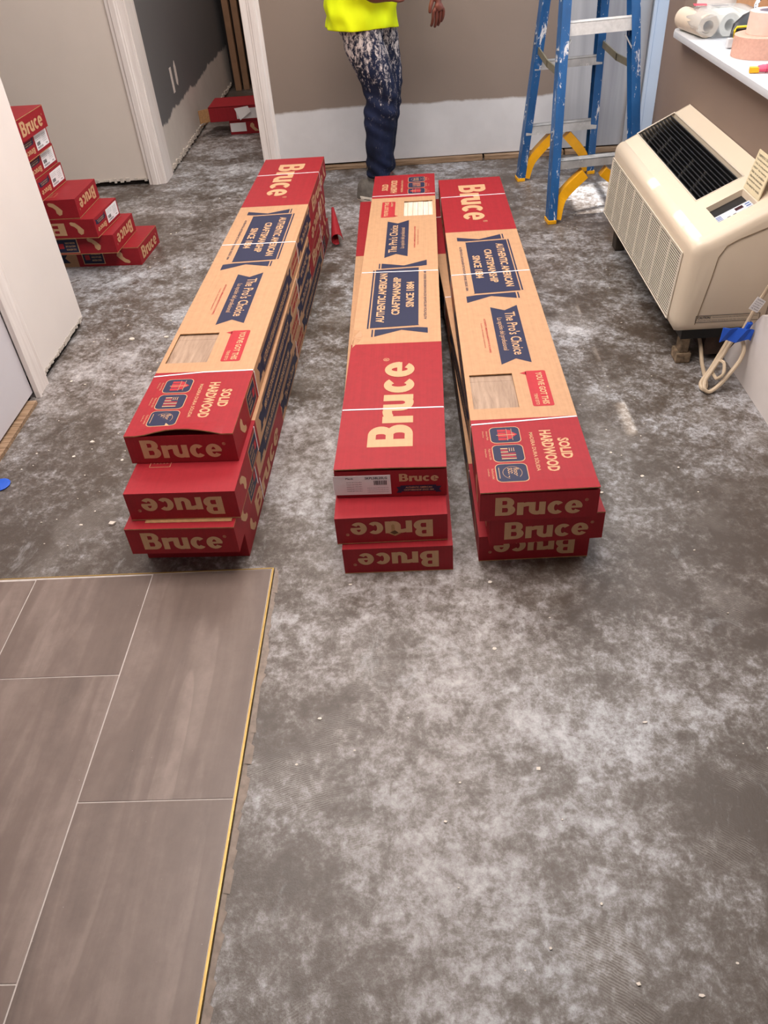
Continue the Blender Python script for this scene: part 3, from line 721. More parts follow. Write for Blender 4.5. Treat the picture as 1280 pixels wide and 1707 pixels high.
MB().box((-.085,.020,H+.0002),(.122,.06,H+.0013)).build('loose_kraft_flap', EDGE, L3)
mb = MB(); mb.poly([(-.010,.040),(-.022,.052),(-.008,.060),(.010,.050),(.004,.040),(.002,.026),(-.006,.020)], .0004, 1); mb.poly([(-.008,.042),(-.016,.050),(-.006,.055),(.004,.048)], .0008, 0)
o = mb.build('torn_spot', [INSIDE, EDGE], M2, fixn=False); o.matrix_local = Matrix(((1,0,0,0),(0,0,-1,0),(0,1,0,0),(0,0,0,1)))
mb = MB(); mb.add([(W/2-.002,1.50,H+.0004),(W/2-.002,1.55,H+.0004),(W/2-.030,1.545,H+.0004),(W/2-.024,1.525,H+.011)], [(0,1,3),(1,2,3),(2,0,3)]); mb.add([(W/2-.002,1.575,H+.0004),(W/2-.004,1.61,H+.0004),(W/2-.026,1.560,H+.0004),(W/2-.008,1.565,H+.009)], [(0,1,3),(1,2,3),(2,0,3)])
o = mb.build('lifted_tear', [TAN], M1); o.location.y = -.06
# left stack against the side: long axes along -x
def side_carton(label, xe, ync, yfc, k, near, up):
    yaw = math.atan2(xe[1]-xe[0], yfc-ync)
    cx = (xe[0]+xe[1])/2; cy = (ync+yfc)/2
    # long axis = -x rotated
    a = -(math.pi/2) + yaw
    return carton(label, (cx, cy, k*HS, a), near=near, up=up, group='cartons of the stepped pile by the left wall', prints='side', straps=((.42,0,0),) if k == 0 else False)
pile = [((-1.190,-1.172),3.338,3.587,'solid',True,'lowest carton of the stepped pile, reaching furthest right on the concrete'),
 ((-1.262,-1.247),3.280,3.534,'solid',False,'second carton from the bottom of the stepped pile, logo upside down'),
 ((-1.312,-1.290),3.252,3.500,'label',False,'third carton from the bottom of the stepped pile, with paper label'),
 ((-1.370,-1.364),3.264,3.517,'solid',False,'fourth carton from the bottom of the stepped pile, bare red top showing'),
 ((-1.498,-1.484),3.250,3.505,'label',False,'fifth carton of the stepped pile, lowest of its upper three labelled ones'),
 ((-1.505,-1.489),3.235,3.490,'label',False,'sixth carton of the stepped pile, middle of the upper labelled ones'),
 ((-1.484,-1.472),3.185,3.445,'label',False,'seventh carton of the stepped pile, paper label right under the top one'),
 ((-1.466,-1.450),3.160,3.420,'solid',True,'topmost carton of the stepped pile, large upright logo')]
for k,(xe,a_,b_,nr,up,lb) in enumerate(pile): side_carton(lb, xe, a_, b_, k, nr, up)

# two cut cartons in the hall
def hall_carton(label, x0, x1, y0, y1, z0, opened, z1=None):
    t = thing('opened_carton' if opened else 'short_carton', label, 'carton', (x0, y0, z0), group='cartons lying in the hall')
    Wd, Dp, Hh = x1-x0, y1-y0, 0.085
    mb = MB(); th = .004
    if opened: # open at its left end
        mb.box((0,0,0),(Wd,Dp,th)); mb.box((0,0,th),(Wd,th,Hh)); mb.box((0,Dp-th,th),(Wd,Dp,Hh)); mb.box((0,0,Hh-th),(Wd,Dp,Hh)); mb.box((Wd-th,th,th),(Wd,Dp-th,Hh-th))
    else: mb.box((0,0,0),(Wd,Dp,Hh))
    mb.build('carton_body', [RED], t, bevel=.001)
    if opened:
        MB().box((0.02,.006,.006),(Wd-.01,Dp-.006,.05)).build('carton_lining', INSIDE, t)
        o = MB().box((-.085,.0,.002),(0,.26*Dp/.26,.006)).build('flap', [EDGE], t); o.rotation_euler = (0, D(-28), D(-14)); o.location = (0,0,0.006)
        o = MB().box((-.07,0,0),(0,.004,.075)).build('flap', [EDGE], t); o.rotation_euler = (0,0,D(38)); o.location = (0,0.0,0.005)
    mb = MB(); mb.box((Wd*.42,-.002,.01),(Wd*.98,-.0005,.07),0); mb.add([(Wd*.40,-.003,.072),(Wd*.62,-.02,.085),(Wd*.66,-.03,.055),(Wd*.48,-.028,.008)], [(0,1,2,3)], 0)
    if opened: mb.build('torn_paper', [STICK], t)
    else:
        mb = MB().box((.004,-.0015,.016),(.105,-.0004,.068)); mb.build('paper_label', [STICK], t)
        mb = MB(); c = .15; mb.prism([(c-.020,.044),(c-.014,.060),(c-.002,.064),(c+.008,.054),(c+.008,.040),(c+.018,.030),(c+.036,.014),(c+.010,.014),(c-.006,.028)], 'y', -.0012, -.0003); mb.build('hand_hole_mark', TANINK, t)
    return t
hall_carton('small red carton with paper label lying in the hall under another', -1.120,-0.81, 5.40,5.66, 0.0, False)
hall_carton('torn open red carton with raised flaps on top in the hall', -1.235,-0.82, 5.38,5.64, 0.0853, True)
# red scrap curl leaning by the left stack
mb = MB(); pts = []
for i in range(13):
    a = D(i*25); r = .030-.0008*i; pts.append((r*math.cos(a), r*math.sin(a)))
vs = []
for (px_,pz_) in pts: vs += [(px_,0,pz_),(px_*.25-.02,0.17,pz_*.3+.08)]
mb.add(vs, [(2*i,2*i+1,2*i+3,2*i+2) for i in range(12)])
o = mb.build('cardboard_curl', RED); o.location = (-0.322,3.40,0.031); m_ = o.modifiers.new('s','SOLIDIFY'); m_.thickness = .002
tag(o, 'curled red cardboard strip sticking out beside the left stack', 'cardboard scrap')

# ---------------------------------------------------------------- wall air conditioner
CREAMP = flat('cream_abs_plastic', (214,198,176), 0.32, spec=0.5, var=0.025, scale=4)
CREAMG = flat('cream_grille_plastic', (206,196,180), 0.4, spec=0.4, var=0.03)
BLK = flat('black_plastic', (26,26,28), 0.4, var=0.1)
CHROME = flat('bright_metal', (190,186,180), 0.25, metal=0.9, var=0.1)
AC = thing('air_conditioner', 'cream wall air conditioner with black top grille and open control flap', 'air conditioner', (0.95, 2.74, 0.0))
O = Vector((0.95, 2.74, 0.0))
Y0, Y1 = 2.215, 3.262
def acobj(mb, name, mats, parent=AC, **kw):
    mb.v = [tuple(Vector(v)-O) for v in mb.v]; o = mb.build(name, mats, parent, **kw); return o
# shell by lofting rounded profile along y with rounded ends
def ac_prof(inset):
    """x-z outline, front at low x"""
    i = inset
    f = .806+i; 
    pts = [(1.078,.120+i),(f+.012,.120+i)]
    pts += [(f+.002,.135+i),(f+.0,.16+i),(f+.012,.365-i*.5)]
    for a in range(0,91,18):
        t = D(180 - a*1.0); cx, cz, r = f+.012+.034, .378-i, .034
        pts.append((cx+r*math.cos(t), cz+r*math.sin(t)))
    pts += [(1.078,.527-i)]
    return pts
secs = [(Y0,.030),(Y0+.004,.016),(Y0+.012,.006),(Y0+.028,.0),(Y1-.028,.0),(Y1-.012,.006),(Y1-.004,.016),(Y1,.030)]
# top opening requires cut: build top face separately as panels
slope = (.527-.412)/(1.078-.852)
def topz(x): return .412+(x-.852)*slope
mb = MB(); np_ = len(ac_prof(0)); vs = []
for (yy,ins) in secs: vs += [(x,yy,z) for x,z in ac_prof(ins)]
fs = []
for j in range(len(secs)-1):
    for i in range(np_):
        k = (i+1) % np_
        top = (i == np_-2)
        if top and j == 3: continue
        fs.append((j*np_+i, j*np_+k, (j+1)*np_+k, (j+1)*np_+i))
fs += [tuple(range(np_)), tuple((len(secs)-1)*np_+i for i in range(np_))]
mb.add(vs, fs)
shell = acobj(mb, 'housing', [CREAMP], smooth=True)
# top panel with two openings
VX0,VX1,VY0,VY1 = .896,1.026,2.478,3.240
CX0,CX1,CY0,CY1 = .903,1.002,2.285,2.405
mb = MB(); xsx = [.852,VX0,CX0,CX1,VX1,1.078]; ysx = [Y0+.028,CY0,CY1,VY0,VY1,Y1-.028]
x_first = ac_prof(0)[np_-2][0]; z_first = ac_prof(0)[np_-2][1]
def TZ(x): return z_first + (x-x_first)*(.527-z_first)/(1.078-x_first)
xsx[0] = x_first
for j in range(5):
    for i in range(5):
        cx = (xsx[i]+xsx[i+1])/2; cy = (ysx[j]+ysx[j+1])/2
        if VX0 < cx < VX1 and VY0 < cy < VY1: continue
        if CX0 < cx < CX1 and CY0 < cy < CY1: continue
        q = [(xsx[i],ysx[j]),(xsx[i+1],ysx[j]),(xsx[i+1],ysx[j+1]),(xsx[i],ysx[j+1])]
        mb.add([(a,b_,TZ(a)) for a,b_ in q], [(0,1,2,3)])
# opening walls
for (a0,a1,b0,b1,dp) in ((VX0,VX1,VY0,VY1,.05),(CX0,CX1,CY0,CY1,.022)):
    q = [(a0,b0),(a1,b0),(a1,b1),(a0,b1)]
    for i in range(4):
        p, r = q[i], q[(i+1) % 4]; mb.add([(p[0],p[1],TZ(p[0])),(r[0],r[1],TZ(r[0])),(r[0],r[1],TZ(r[0])-dp),(p[0],p[1],TZ(p[0])-dp)], [(0,1,2,3)])
acobj(mb, 'top_panel', [CREAMP])
mb = MB(); mb.add([(VX0,VY0,TZ(VX0)-.048),(VX1,VY0,TZ(VX1)-.048),(VX1,VY1,TZ(VX1)-.048),(VX0,VY1,TZ(VX0)-.048)], [(0,1,2,3)]); acobj(mb, 'grille_back', [BLK])
for k in range(11):
    x = VX0+.009+k*.0112; z = TZ(x)
    mb = MB().box((-.0016,VY0+.001,-.012),(.0016,VY1-.001,.012), M=Matrix.Translation((x,0,z-.014)) @ Matrix.Rotation(D(-28),4,'Y')); acobj(mb, 'louver', [BLK])
for q in range(5):
    y = VY0+.10+q*.135
    mb = MB()
    for k in range(6):
        x = VX0+.014+k*.0112; z = TZ(x); mb.box((x-.004,y-.0015+.012*k,z-.010),(x+.005,y+.0015+.012*k,z-.002))
    acobj(mb, 'fin_clip', [CHROME])
# opening bezel
mb = MB()
for (p,r) in (((VX0,VY0),(VX0,VY1)),((VX1,VY0),(VX1,VY1)),((VX0,VY0),(VX1,VY0)),((VX0,VY1),(VX1,VY1))):
    mb.tube([(p[0],p[1],TZ(p[0])),(r[0],r[1],TZ(r[0]))], .0025, 6)
acobj(mb, 'grille_bezel', [CREAMG])
# control panel
mb = MB(); dz = -.020
mb.add([(CX0,CY0,TZ(CX0)+dz),(CX1,CY0,TZ(CX1)+dz),(CX1,CY1,TZ(CX1)+dz),(CX0,CY1,TZ(CX0)+dz)], [(0,1,2,3)], 0)
acobj(mb, 'control_recess', [BLK])
mb = MB(); y0c, y1c = CY0+.002, CY0+.055
def cq(a,b_,c,d,z,mi): mb.add([(a,c,TZ(a)+z),(b_,c,TZ(b_)+z),(b_,d,TZ(b_)+z),(a,d,TZ(a)+z)], [(0,1,2,3)], mi)
cq(CX0+.002,CX1-.002,y0c,y1c,-.010,0)
for k in range(5): cq(CX0+.004,CX0+.020,y0c+.004+k*.009,y0c+.008+k*.009,-.0096,1)
cq(CX0+.056,CX0+.076,y0c+.028,y0c+.046,-.0096,2)
for k in range(3): cq(CX0+.082,CX0+.094,y0c+.010+k*.014,y0c+.016+k*.014,-.0096,1)
for a in (.03,.045): cq(CX0+a,CX0+a+.008,y0c+.012,y0c+.018,-.0096,3)
acobj(mb, 'control_face', [flat('pale_grey_keypad', (196,200,206), 0.4), flat('blue_keypad_marks', (52,84,150), 0.5), flat('dark_red_display', (62,26,28), 0.2), BLACKINK])
# open flap standing at the back of the control recess
FLP = flat('yellowed_instruction_flap', (206,192,160), 0.5, var=0.05)
p0 = Vector((.948,2.415,TZ(.948))); p1 = Vector((1.02,2.300,TZ(1.02)))
A0 = Vector((1.004,2.41,TZ(1.004)+.002)); A1 = Vector((1.004,2.29,TZ(1.004)+.002)); up_ = Vector((.035,.030,.098))
thn = Vector((.004,0,-.001))
mb = MB(); q = [A0,A1,A1+up_,A0+up_]; mb.add([*q, *[v+thn for v in q]], [(0,1,2,3),(7,6,5,4),(0,4,5,1),(1,5,6,2),(2,6,7,3),(3,7,4,0)])
fl = acobj(mb, 'control_flap', [FLP], bevel=.001)
mb = MB(); ux = (A1-A0); n_ = -thn.normalized()*.0006
for k in range(8):
    body = ('THERMOSTAT CONTROL','Turn knob to desired setting','COOL  for cooling operation','HEAT  for heating','FAN  for air circulation','Allow three minutes before','restarting the compressor','See manual for details')[k]
    vs, fs_ = text_mesh(body, 0.0)
    a = A0 + ux*.08 + up_*(.86-.105*k) + n_
    mb.add([a + ux*.82*x + up_*.06*y for x,y in vs], fs_)
acobj(mb, 'flap_lettering', [BLACKINK], fixn=False)
# front grille: bars and dividers over a dark panel painting the slot shade
def fx(z): return .806+.012*(z-.16)/(.365-.16)
mb = MB(); zA,zB,yA,yB = .150,.345,Y0+.075,Y1-.035
mb.add([(fx(zA)-.0006,yA,zA),(fx(zA)-.0006,yB,zA),(fx(zB)-.0006,yB,zB),(fx(zB)-.0006,yA,zB)], [(0,1,2,3)]); acobj(mb, 'grille_shadow_panel', [flat('grille_slot_shade', (46,40,34), 0.9)])
mb = MB(); nrow = 25
for k in range(nrow+1):
    z = zA+(zB-zA)*k/nrow; mb.box((fx(z)-.0024,yA,z-.0019),(fx(z)-.0012,yB,z+.0019))
for k in range(9):
    y = yA+(yB-yA)*k/8; 
    mb.add([(fx(zA)-.0030,y-.006,zA),(fx(zA)-.0030,y+.006,zA),(fx(zB)-.0030,y+.006,zB),(fx(zB)-.0030,y-.006,zB),(fx(zA)-.0005,y-.006,zA),(fx(zA)-.0005,y+.006,zA),(fx(zB)-.0005,y+.006,zB),(fx(zB)-.0005,y-.006,zB)], [(0,1,2,3),(4,5,6,7),(0,1,5,4),(1,2,6,5),(2,3,7,6),(3,0,4,7)])
o = acobj(mb, 'front_grille', [CREAMG]); o['kind'] = 'stuff'
mb = MB(); yy0,yy1,zz0,zz1 = yA-.008,yB+.008,zA-.008,zB+.008
for (a,b_) in (((yy0,zz0),(yy1,zz0)),((yy1,zz0),(yy1,zz1)),((yy1,zz1),(yy0,zz1)),((yy0,zz1),(yy0,zz0))):
    mb.tube([(fx(a[1])-.003,a[0],a[1]),(fx(b_[1])-.003,b_[0],b_[1])], .0020, 6)
acobj(mb, 'grille_frame', [CREAMG], smooth=True)
# near end: seam line, caution label
mb = MB(); pth = [(1.07,Y0-.0008,.462)]
pth += [(.945,Y0-.0008,.412),(.915,Y0-.0008,.395),(.897,Y0-.0008,.362),(.890,Y0-.0008,.30),(.868,Y0-.0008,.15)]
mb.tube(pth, .0012, 5); acobj(mb, 'panel_seam_shade', [flat('seam_shadow_line', (120,102,80), 0.8)])
mb = MB(); x0,x1,z0,z1 = .868,1.060,.156,.178; yq = Y0-.0012
for (a,b_) in (((x0,z0),(x1,z0)),((x1,z0),(x1,z1)),((x1,z1),(x0,z1)),((x0,z1),(x0,z0))): mb.tube([(a[0],yq,a[1]),(b_[0],yq,b_[1])], .0007, 4)
vs, fs_ = text_mesh('CAUTION:', 0.03); mb.add([(x0+.005+.040*x,yq,z0+.011+.008*y) for x,y in vs], fs_)
vs, fs_ = text_mesh('Disconnect electrical power before removing this front cover. To avoid injury', 0.0); mb.add([(x0+.050+.135*x,yq,z0+.012+.005*y) for x,y in vs], fs_)
vs, fs_ = text_mesh('replace the cover before operating this unit. See instructions.', 0.0); mb.add([(x0+.005+.150*x,yq,z0+.003+.005*y) for x,y in vs], fs_)
acobj(mb, 'caution_label', [BLACKINK], fixn=False)
# underside chassis and foot
mb = MB().box((.845,Y0+.03,.085),(1.079,Y1-.03,.125)); acobj(mb, 'chassis', [BLK])
mb = MB(); mb.box((.850,Y0+.03,.035),(.878,Y0+.075,.09)); mb.box((.842,Y0+.025,.0005),(.888,Y0+.085,.035)); acobj(mb, 'support_foot', [flat('crusty_plastered_metal', (122,104,84), 0.9, var=0.5, scale=50, bump=0.6)], bevel=.006)
mb = MB(); mb.box((.850,Y1-.09,.0005),(.888,Y1-.03,.09)); acobj(mb, 'support_foot', [flat('dark_metal', (60,52,44), 0.7)], bevel=.004)
mb = MB().box((.93,Y0+.04,.02),(1.003,Y1-.2,.086)); acobj(mb, 'drain_pan', [flat('rusty_dark_pan', (58,42,34), 0.8, var=0.4)])
# power cord: down from the chassis, tied figure loop, up to the right
CORD = flat('beige_rubber_cord', (196,176,150), 0.5, var=0.04)
def smooth(pts, n=6):
    pts = [Vector(p) for p in pts]; out = []
    for i in range(len(pts)-1):
        p0 = pts[max(i-1,0)]; p1 = pts[i]; p2 = pts[i+1]; p3 = pts[min(i+2,len(pts)-1)]
        for k in range(n):
            t = k/n; out.append(0.5*((2*p1)+(-p0+p2)*t+(2*p0-5*p1+4*p2-p3)*t*t+(-p0+3*p1-3*p2+p3)*t**3))
    out.append(pts[-1]); return out
def ray_pt(px, py, yplane):   # place along a vertical plane just in front of the unit
    return None
pc = thing('power_cord', 'beige power cord tied in a loop under the air conditioner', 'cord', (0.90,2.10,0))
PO = Vector((0.90,2.10,0))
def cordpts(l): return [Vector(p)-PO for p in smooth(l, 7)]
# the loop hangs just in front of the low white panel
c1 = [(.915,2.30,.088),(.922,2.27,.05),(.915,2.21,.018),(.905,2.14,.008),(.897,2.10,.007),(.888,2.075,.008),(.878,2.06,.010),(.873,2.075,.012),(.88,2.095,.020),(.905,2.115,.045),(.935,2.14,.085),(.955,2.15,.125),(.966,2.145,.148),(.980,2.125,.145),(.986,2.10,.120),(.975,2.085,.090),(.950,2.07,.060),(.925,2.06,.030),(.905,2.055,.012),(.888,2.05,.008),(.876,2.056,.018),(.882,2.075,.034),(.905,2.095,.060),(.930,2.11,.095),(.950,2.12,.130),(.962,2.12,.152),(.975,2.115,.175),(.984,2.11,.215),(.990,2.10,.255),(.996,2.085,.30),(1.0,2.05,.36),(1.03,1.98,.44)]
MB().tube(cordpts(c1), .0062, 8).build('cable', CORD, pc, smooth=True)
MB().tube(smooth([Vector(p)-PO for p in [(.912,2.070,.040),(.925,2.062,.060),(.930,2.085,.085),(.918,2.108,.078),(.906,2.100,.052)]]+[Vector((.912,2.070,.040))-PO],5)[:-1], .0050, 6, closed=True).build('cable_tie', CORD, pc, smooth=True)
TAPE = flat('blue_masking_tape', (32,84,190), 0.6, var=0.08)
mb = MB(); vs = []
g = [(.905,.0),(.925,.005),(.95,-.004),(.975,.004),(.988,0),(.996,.002)]
for i,(x,dy) in enumerate(g):
    vs += [(x-PO.x,2.095+dy-PO.y,.152+.004*math.sin(i*2)),(x-PO.x+.004,2.10-dy-PO.y,.196-.004*i*.6)]
mb.add(vs, [(2*i,2*i+1,2*i+3,2*i+2) for i in range(5)]); o = mb.build('blue_tape', TAPE, pc, label=None) if False else mb.build('blue_tape', TAPE, pc)
m_ = o.modifiers.new('s','SOLIDIFY'); m_.thickness = .003
MB().tube([Vector(p)-PO for p in [(.978,2.112,.158),(.982,2.108,.185),(.986,2.104,.205)]], .0085, 8).build('blue_tape_wrap', TAPE, pc)
TG = MB(); q = [Vector(p)-PO for p in [(.960,2.08,.262),(.985,2.075,.250),(.999,2.07,.286),(.975,2.075,.300)]]
TG.add(q, [(0,1,2,3)]); o = TG.build('warning_tag', STICK, pc); m_ = o.modifiers.new('s','SOLIDIFY'); m_.thickness = .001
ux = q[1]-q[0]; uy = q[3]-q[0]; mb = MB()
for k in range(5):
    vs, fs_ = text_mesh(('WARNING','Do not remove','this tag or','cord label','UL listed')[k], 0.0); a = q[0]+ux*.12+uy*(.80-.17*k)+Vector((0,-.0012,0)); mb.add([a+ux*.75*x+uy*.10*y for x,y in vs], fs_)
mb.build('tag_lettering', BLACKINK, pc, fixn=False)

# ---------------------------------------------------------------- step ladder
LB = N('blue_fibreglass_with_paint', 0.4, 0, 0.5); v = LB.coord((1,1,.35))
c = LB.ramp(LB.noise(v, 14, 4), [(0.3, (24,74,124)), (0.7, (38,98,158))])
sp = LB.ramp(LB.noise(v, 24, 6, 0.8, 0.6), bw(0.585, 0.61)); c = LB.mix(sp, c, lin((214,214,216))); LB.base(c); LB = LB.m
ALU = N('spattered_aluminium', 0.4, 0.35, 0.5); v = ALU.coord()
c = ALU.ramp(ALU.noise(v, 18, 5), [(0.3, (176,176,176)), (0.7, (214,213,212))]); ALU.base(ALU.mix(ALU.ramp(ALU.noise(v, 30, 6, .8), bw(.60,.64)), c, lin((232,230,228)))); ALU = ALU.m
PALU = flat('white_painted_step', (222,220,218), 0.55, var=0.1, scale=60, bump=0.3)
YEL = flat('yellow_plastic', (238,170,24), 0.4, var=0.08, scale=20)
SPR = flat('dull_bronze_spreader', (128,122,104), 0.45, metal=0.3, var=0.12)
LD = thing('step_ladder', 'blue fibreglass step ladder with aluminium treads and yellow braces', 'ladder', (0.8,3.87,0))
LO = Vector((0.8,3.87,0))
rails = {'FL':(Vector((.627,3.544,0)),Vector((.676,3.885,1.75))),'FR':(Vector((1.04,3.60,0)),Vector((.868,3.900,1.75))),
         'BL':(Vector((.566,4.149,0)),Vector((.690,3.905,1.75))),'BR':(Vector((.952,4.20,0)),Vector((.868,3.915,1.75)))}
def at(r, z): a,b_ = rails[r]; return a+(b_-a)*(z/1.75)
ydir = Vector((.995,.10,0)).normalized()
def channel(p, q, wid, dep, out, mi=0, t=.004):
    """C channel from p to q: web across 'wid' direction (along depth dir), flanges toward out"""
    ax = (q-p).normalized(); o_ = (out - ax*out.dot(ax)).normalized(); d_ = ax.cross(o_).normalized()
    mb = MB()
    def bx(a0,a1,b0,b1):
        vs = [p+o_*a+d_*b_ for a,b_ in ((a0,b0),(a1,b0),(a1,b1),(a0,b1))]+[q+o_*a+d_*b_ for a,b_ in ((a0,b0),(a1,b0),(a1,b1),(a0,b1))]
        mb.add([v_-LO for v_ in vs], [(3,2,1,0),(4,5,6,7),(0,1,5,4),(1,2,6,5),(2,3,7,6),(3,0,4,7)], mi)
    bx(-t/2,t/2,-wid/2,wid/2); bx(0,dep,-wid/2,-wid/2+t); bx(0,dep,wid/2-t,wid/2)
    return mb
for r in rails:
    sgn = 1 if r[1] == 'L' else -1
    p, q = rails[r]; wd = .062 if r[0] == 'F' else .056
    mb = channel(p+Vector((0,0,.012)), q, wd, .034, ydir*sgn); rail = mb.build('rail', LB, LD, bevel=.001)
    p2 = p
    mb = MB().box((-.006 if sgn > 0 else -.032, -wd/2-.004, 0.0005),(.032 if sgn > 0 else .006, wd/2+.004, .016)); o = mb.build('rubber_foot', YEL, LD, bevel=.002); o.location = p-LO; o.rotation_euler.z = .1
    # rivets
    for z in (.33,.36,.62,.66,.95):
        c_ = at(r, z)-ydir*sgn*.003-LO; mb = MB().tube([c_, c_-ydir*sgn*.003], .005, 8); mb.build('rivet', ALU, LD)
def tread(ra, rb, z, mat, dep, hgt, side):
    a = at(ra, z)-LO; b_ = at(rb, z)-LO
    ax = (b_-a).normalized(); n_ = Vector((0,0,1)).cross(ax).normalized()
    mb = MB()
    def bx(d0,d1,z0,z1):
        vs = []
        for e in (a+ax*.003, b_-ax*.003):
            vs += [e+n_*d0+Vector((0,0,z0)), e+n_*d1+Vector((0,0,z0)), e+n_*d1+Vector((0,0,z1)), e+n_*d0+Vector((0,0,z1))]
        mb.add(vs, [(3,2,1,0),(4,5,6,7),(0,1,5,4),(1,2,6,5),(2,3,7,6),(3,0,4,7)])
    bx(-dep/2,dep/2,-.003,0); bx(-dep/2,-dep/2+.003,-hgt,0); bx(dep/2-.003,dep/2,-hgt,0)
    for k in range(4): bx(-dep/2+.01+k*(dep-.02)/3-.001,-dep/2+.01+k*(dep-.02)/3+.001,0,.0015)
    mb.build('tread', mat, LD)
for z,m in ((.225,ALU),(.50,ALU),(.745,PALU),(1.0,ALU),(1.27,ALU),(1.52,ALU)):
    pass
tread('FL','FR',.250,ALU,.052,.034,1); tread('FL','FR',.752,PALU,.052,.046,1); tread('FL','FR',1.10,ALU,.052,.03,1); tread('FL','FR',1.42,ALU,.052,.03,1)
tread('BL','BR',.265,ALU,.046,.040,-1); tread('BL','BR',.548,ALU,.046,.034,-1); tread('BL','BR',.90,ALU,.06,.03,-1); tread('BL','BR',1.25,ALU,.06,.03,-1)
# yellow curved braces at the lowest treads
def brace(p0, pm, p1, wid, dirn):
    pts = smooth([p0, pm, p1], 8); mb = MB(); vs = []
    n = len(pts)
    for i,p in enumerate(pts):
        w_ = wid*(.75+.25*math.cos(2*math.pi*i/(n-1)) if False else 1)
        for s1 in (-1,1):
            vs += [p-LO+dirn*s1*.024]
        t = (pts[min(i+1,n-1)]-pts[max(i-1,0)]).normalized(); nn = t.cross(dirn).normalized()
        vs += [p-LO+dirn*.024+nn*w_, p-LO-dirn*.024+nn*w_]
    fs = []
    for i in range(n-1):
        for k in range(4): fs.append((4*i+k,4*i+(k+1)%4,4*(i+1)+(k+1)%4,4*(i+1)+k))
    fs += [(3,2,1,0),(4*n-4,4*n-3,4*n-2,4*n-1)]
    mb.add(vs, fs); return mb.build('brace', YEL, LD)
for (ra, rb, z) in (('FL','FR',.205),('BL','BR',.222)):
    for (r, o_, sg) in ((ra, rb, 1), (rb, ra, -1)):
        a = at(r,.02)+ydir*sg*.016; m0 = at(r,.115)+ydir*sg*.040; e = at(r, z)+(at(o_, z)-at(r, z))*.36
        brace(a, m0, e, -.042*sg, Vector((0,1,0)))
# spreader arms
for (f,b_) in (('FL','BL'),('FR','BR')):
    a = at(f,.575); c_ = at(b_,.60); m0 = (a+c_)/2+Vector((0,0,-.012)); sg = 1 if f == 'FL' else -1
    for (p,q) in ((a,m0),(m0,c_)):
        ax = (q-p).normalized(); mb = MB()
        vs = []
        for e in (p-ax*.008,q+ax*.008):
            for dx,dz in ((-.003,-.014),(.003,-.014),(.003,.014),(-.003,.014)): vs.append(e-LO+ydir*(dx+.010*sg)+Vector((0,0,dz)))
        mb.add(vs, [(3,2,1,0),(4,5,6,7),(0,1,5,4),(1,2,6,5),(2,3,7,6),(3,0,4,7)]); mb.build('spreader_arm', SPR, LD)
# painted diagonal stays under the painted tread
for r,sg in (('FL',1),('FR',-1)):
    a = at(r,.61)-LO; c_ = at(r,.69)+ydir*sg*.05-LO
    MB().tube([a+ydir*sg*.004, c_], .006, 6, flatk=.5).build('stay', PALU, LD)
# top cap
ca = (rails['FL'][1]+rails['BR'][1])/2-LO
mb = MB().box((-.13,-.07,-.02),(.13,.07,.05)); o = mb.build('top_cap', YEL, LD, bevel=.008); o.location = ca+Vector((0,0,.02)); o.rotation_euler.z = .1

# ---------------------------------------------------------------- person
def skin(name, verts, edges, radii, mat, parent, root=0, sub=2):
    me = bpy.data.meshes.new(name); me.from_pydata([tuple(v) for v in verts], edges, []); o = bpy.data.objects.new(name, me); COL.objects.link(o)
    sk = o.modifiers.new('k','SKIN'); sk.use_smooth_shade = True
    for i,r in enumerate(radii):
        d = me.skin_vertices[0].data[i]; d.radius = r if isinstance(r, tuple) else (r, r); d.use_root = (i == root)
    su = o.modifiers.new('s','SUBSURF'); su.levels = sub; su.render_levels = sub
    bpy.context.view_layer.update()
    me2 = bpy.data.meshes.new_from_object(o.evaluated_get(bpy.context.evaluated_depsgraph_get()))
    bpy.data.objects.remove(o); me2.materials.clear(); me2.materials.append(mat)
    for p in me2.polygons: p.use_smooth = True
    o = bpy.data.objects.new(name, me2); COL.objects.link(o); o.parent = parent; return o
SKIN = flat('brown_skin', (112,62,50), 0.5, var=0.08, scale=20)
PR = thing('person', 'person in a neon yellow shirt and paint-splattered dark jeans, standing by the back wall', 'person', (-0.13,4.06,0))
PO_ = Vector((-0.13,4.06,0))
class Sk:
    def __init__(s): s.v = []; s.e = []; s.r = []
    def chain(s, pts, rs, start=None):
        prev = start; ids = []
        for p,r in zip(pts, rs):
            s.v.append(Vector(p)-PO_); s.r.append(r); i = len(s.v)-1
            if prev is not None: s.e.append((prev, i))
            prev = i; ids.append(i)
        return ids
JE = N('paint_spattered_dark_denim', 0.8, 0, 0.2); v = JE.coord((1,1,.55)); spx = JE.n('ShaderNodeSeparateXYZ'); JE.link(JE.coord(), spx.inputs[0])
base = JE.ramp(JE.noise(v, 9, 5), [(0.3, (13,16,30)), (0.7, (32,40,68))])
hgt = JE.ramp(JE.math('MULTIPLY', JE.math('ADD', spx.outputs[2], JE.math('MULTIPLY', JE.noise(v, 5, 2), .25)), 1.0), bw(0.46, 0.80))
thr = JE.math('ADD', JE.noise(JE.coord((1.3,1,.6)), 42, 9, 0.85, 0.5), JE.math('MULTIPLY', hgt, 0.125))
JE.base(JE.mix(JE.ramp(thr, bw(0.615, 0.665)), base, lin((208,196,190)))); JE.bump(JE.noise(v, 14, 5), .5, .01); JE = JE.m
SH = N('neon_yellow_jersey', 0.75, 0, 0.2); v = SH.coord((1,1,.35)); SH.base(SH.ramp(SH.noise(v, 7, 3), [(0.3, (208,226,10)), (0.7, (232,246,20))])); SH.bump(SH.noise(SH.coord((1,1,.3)), 9, 2), .6, .02); SH = SH.m
SHOE = flat('worn_grey_shoe', (92,86,80), 0.7, var=0.3, scale=40)
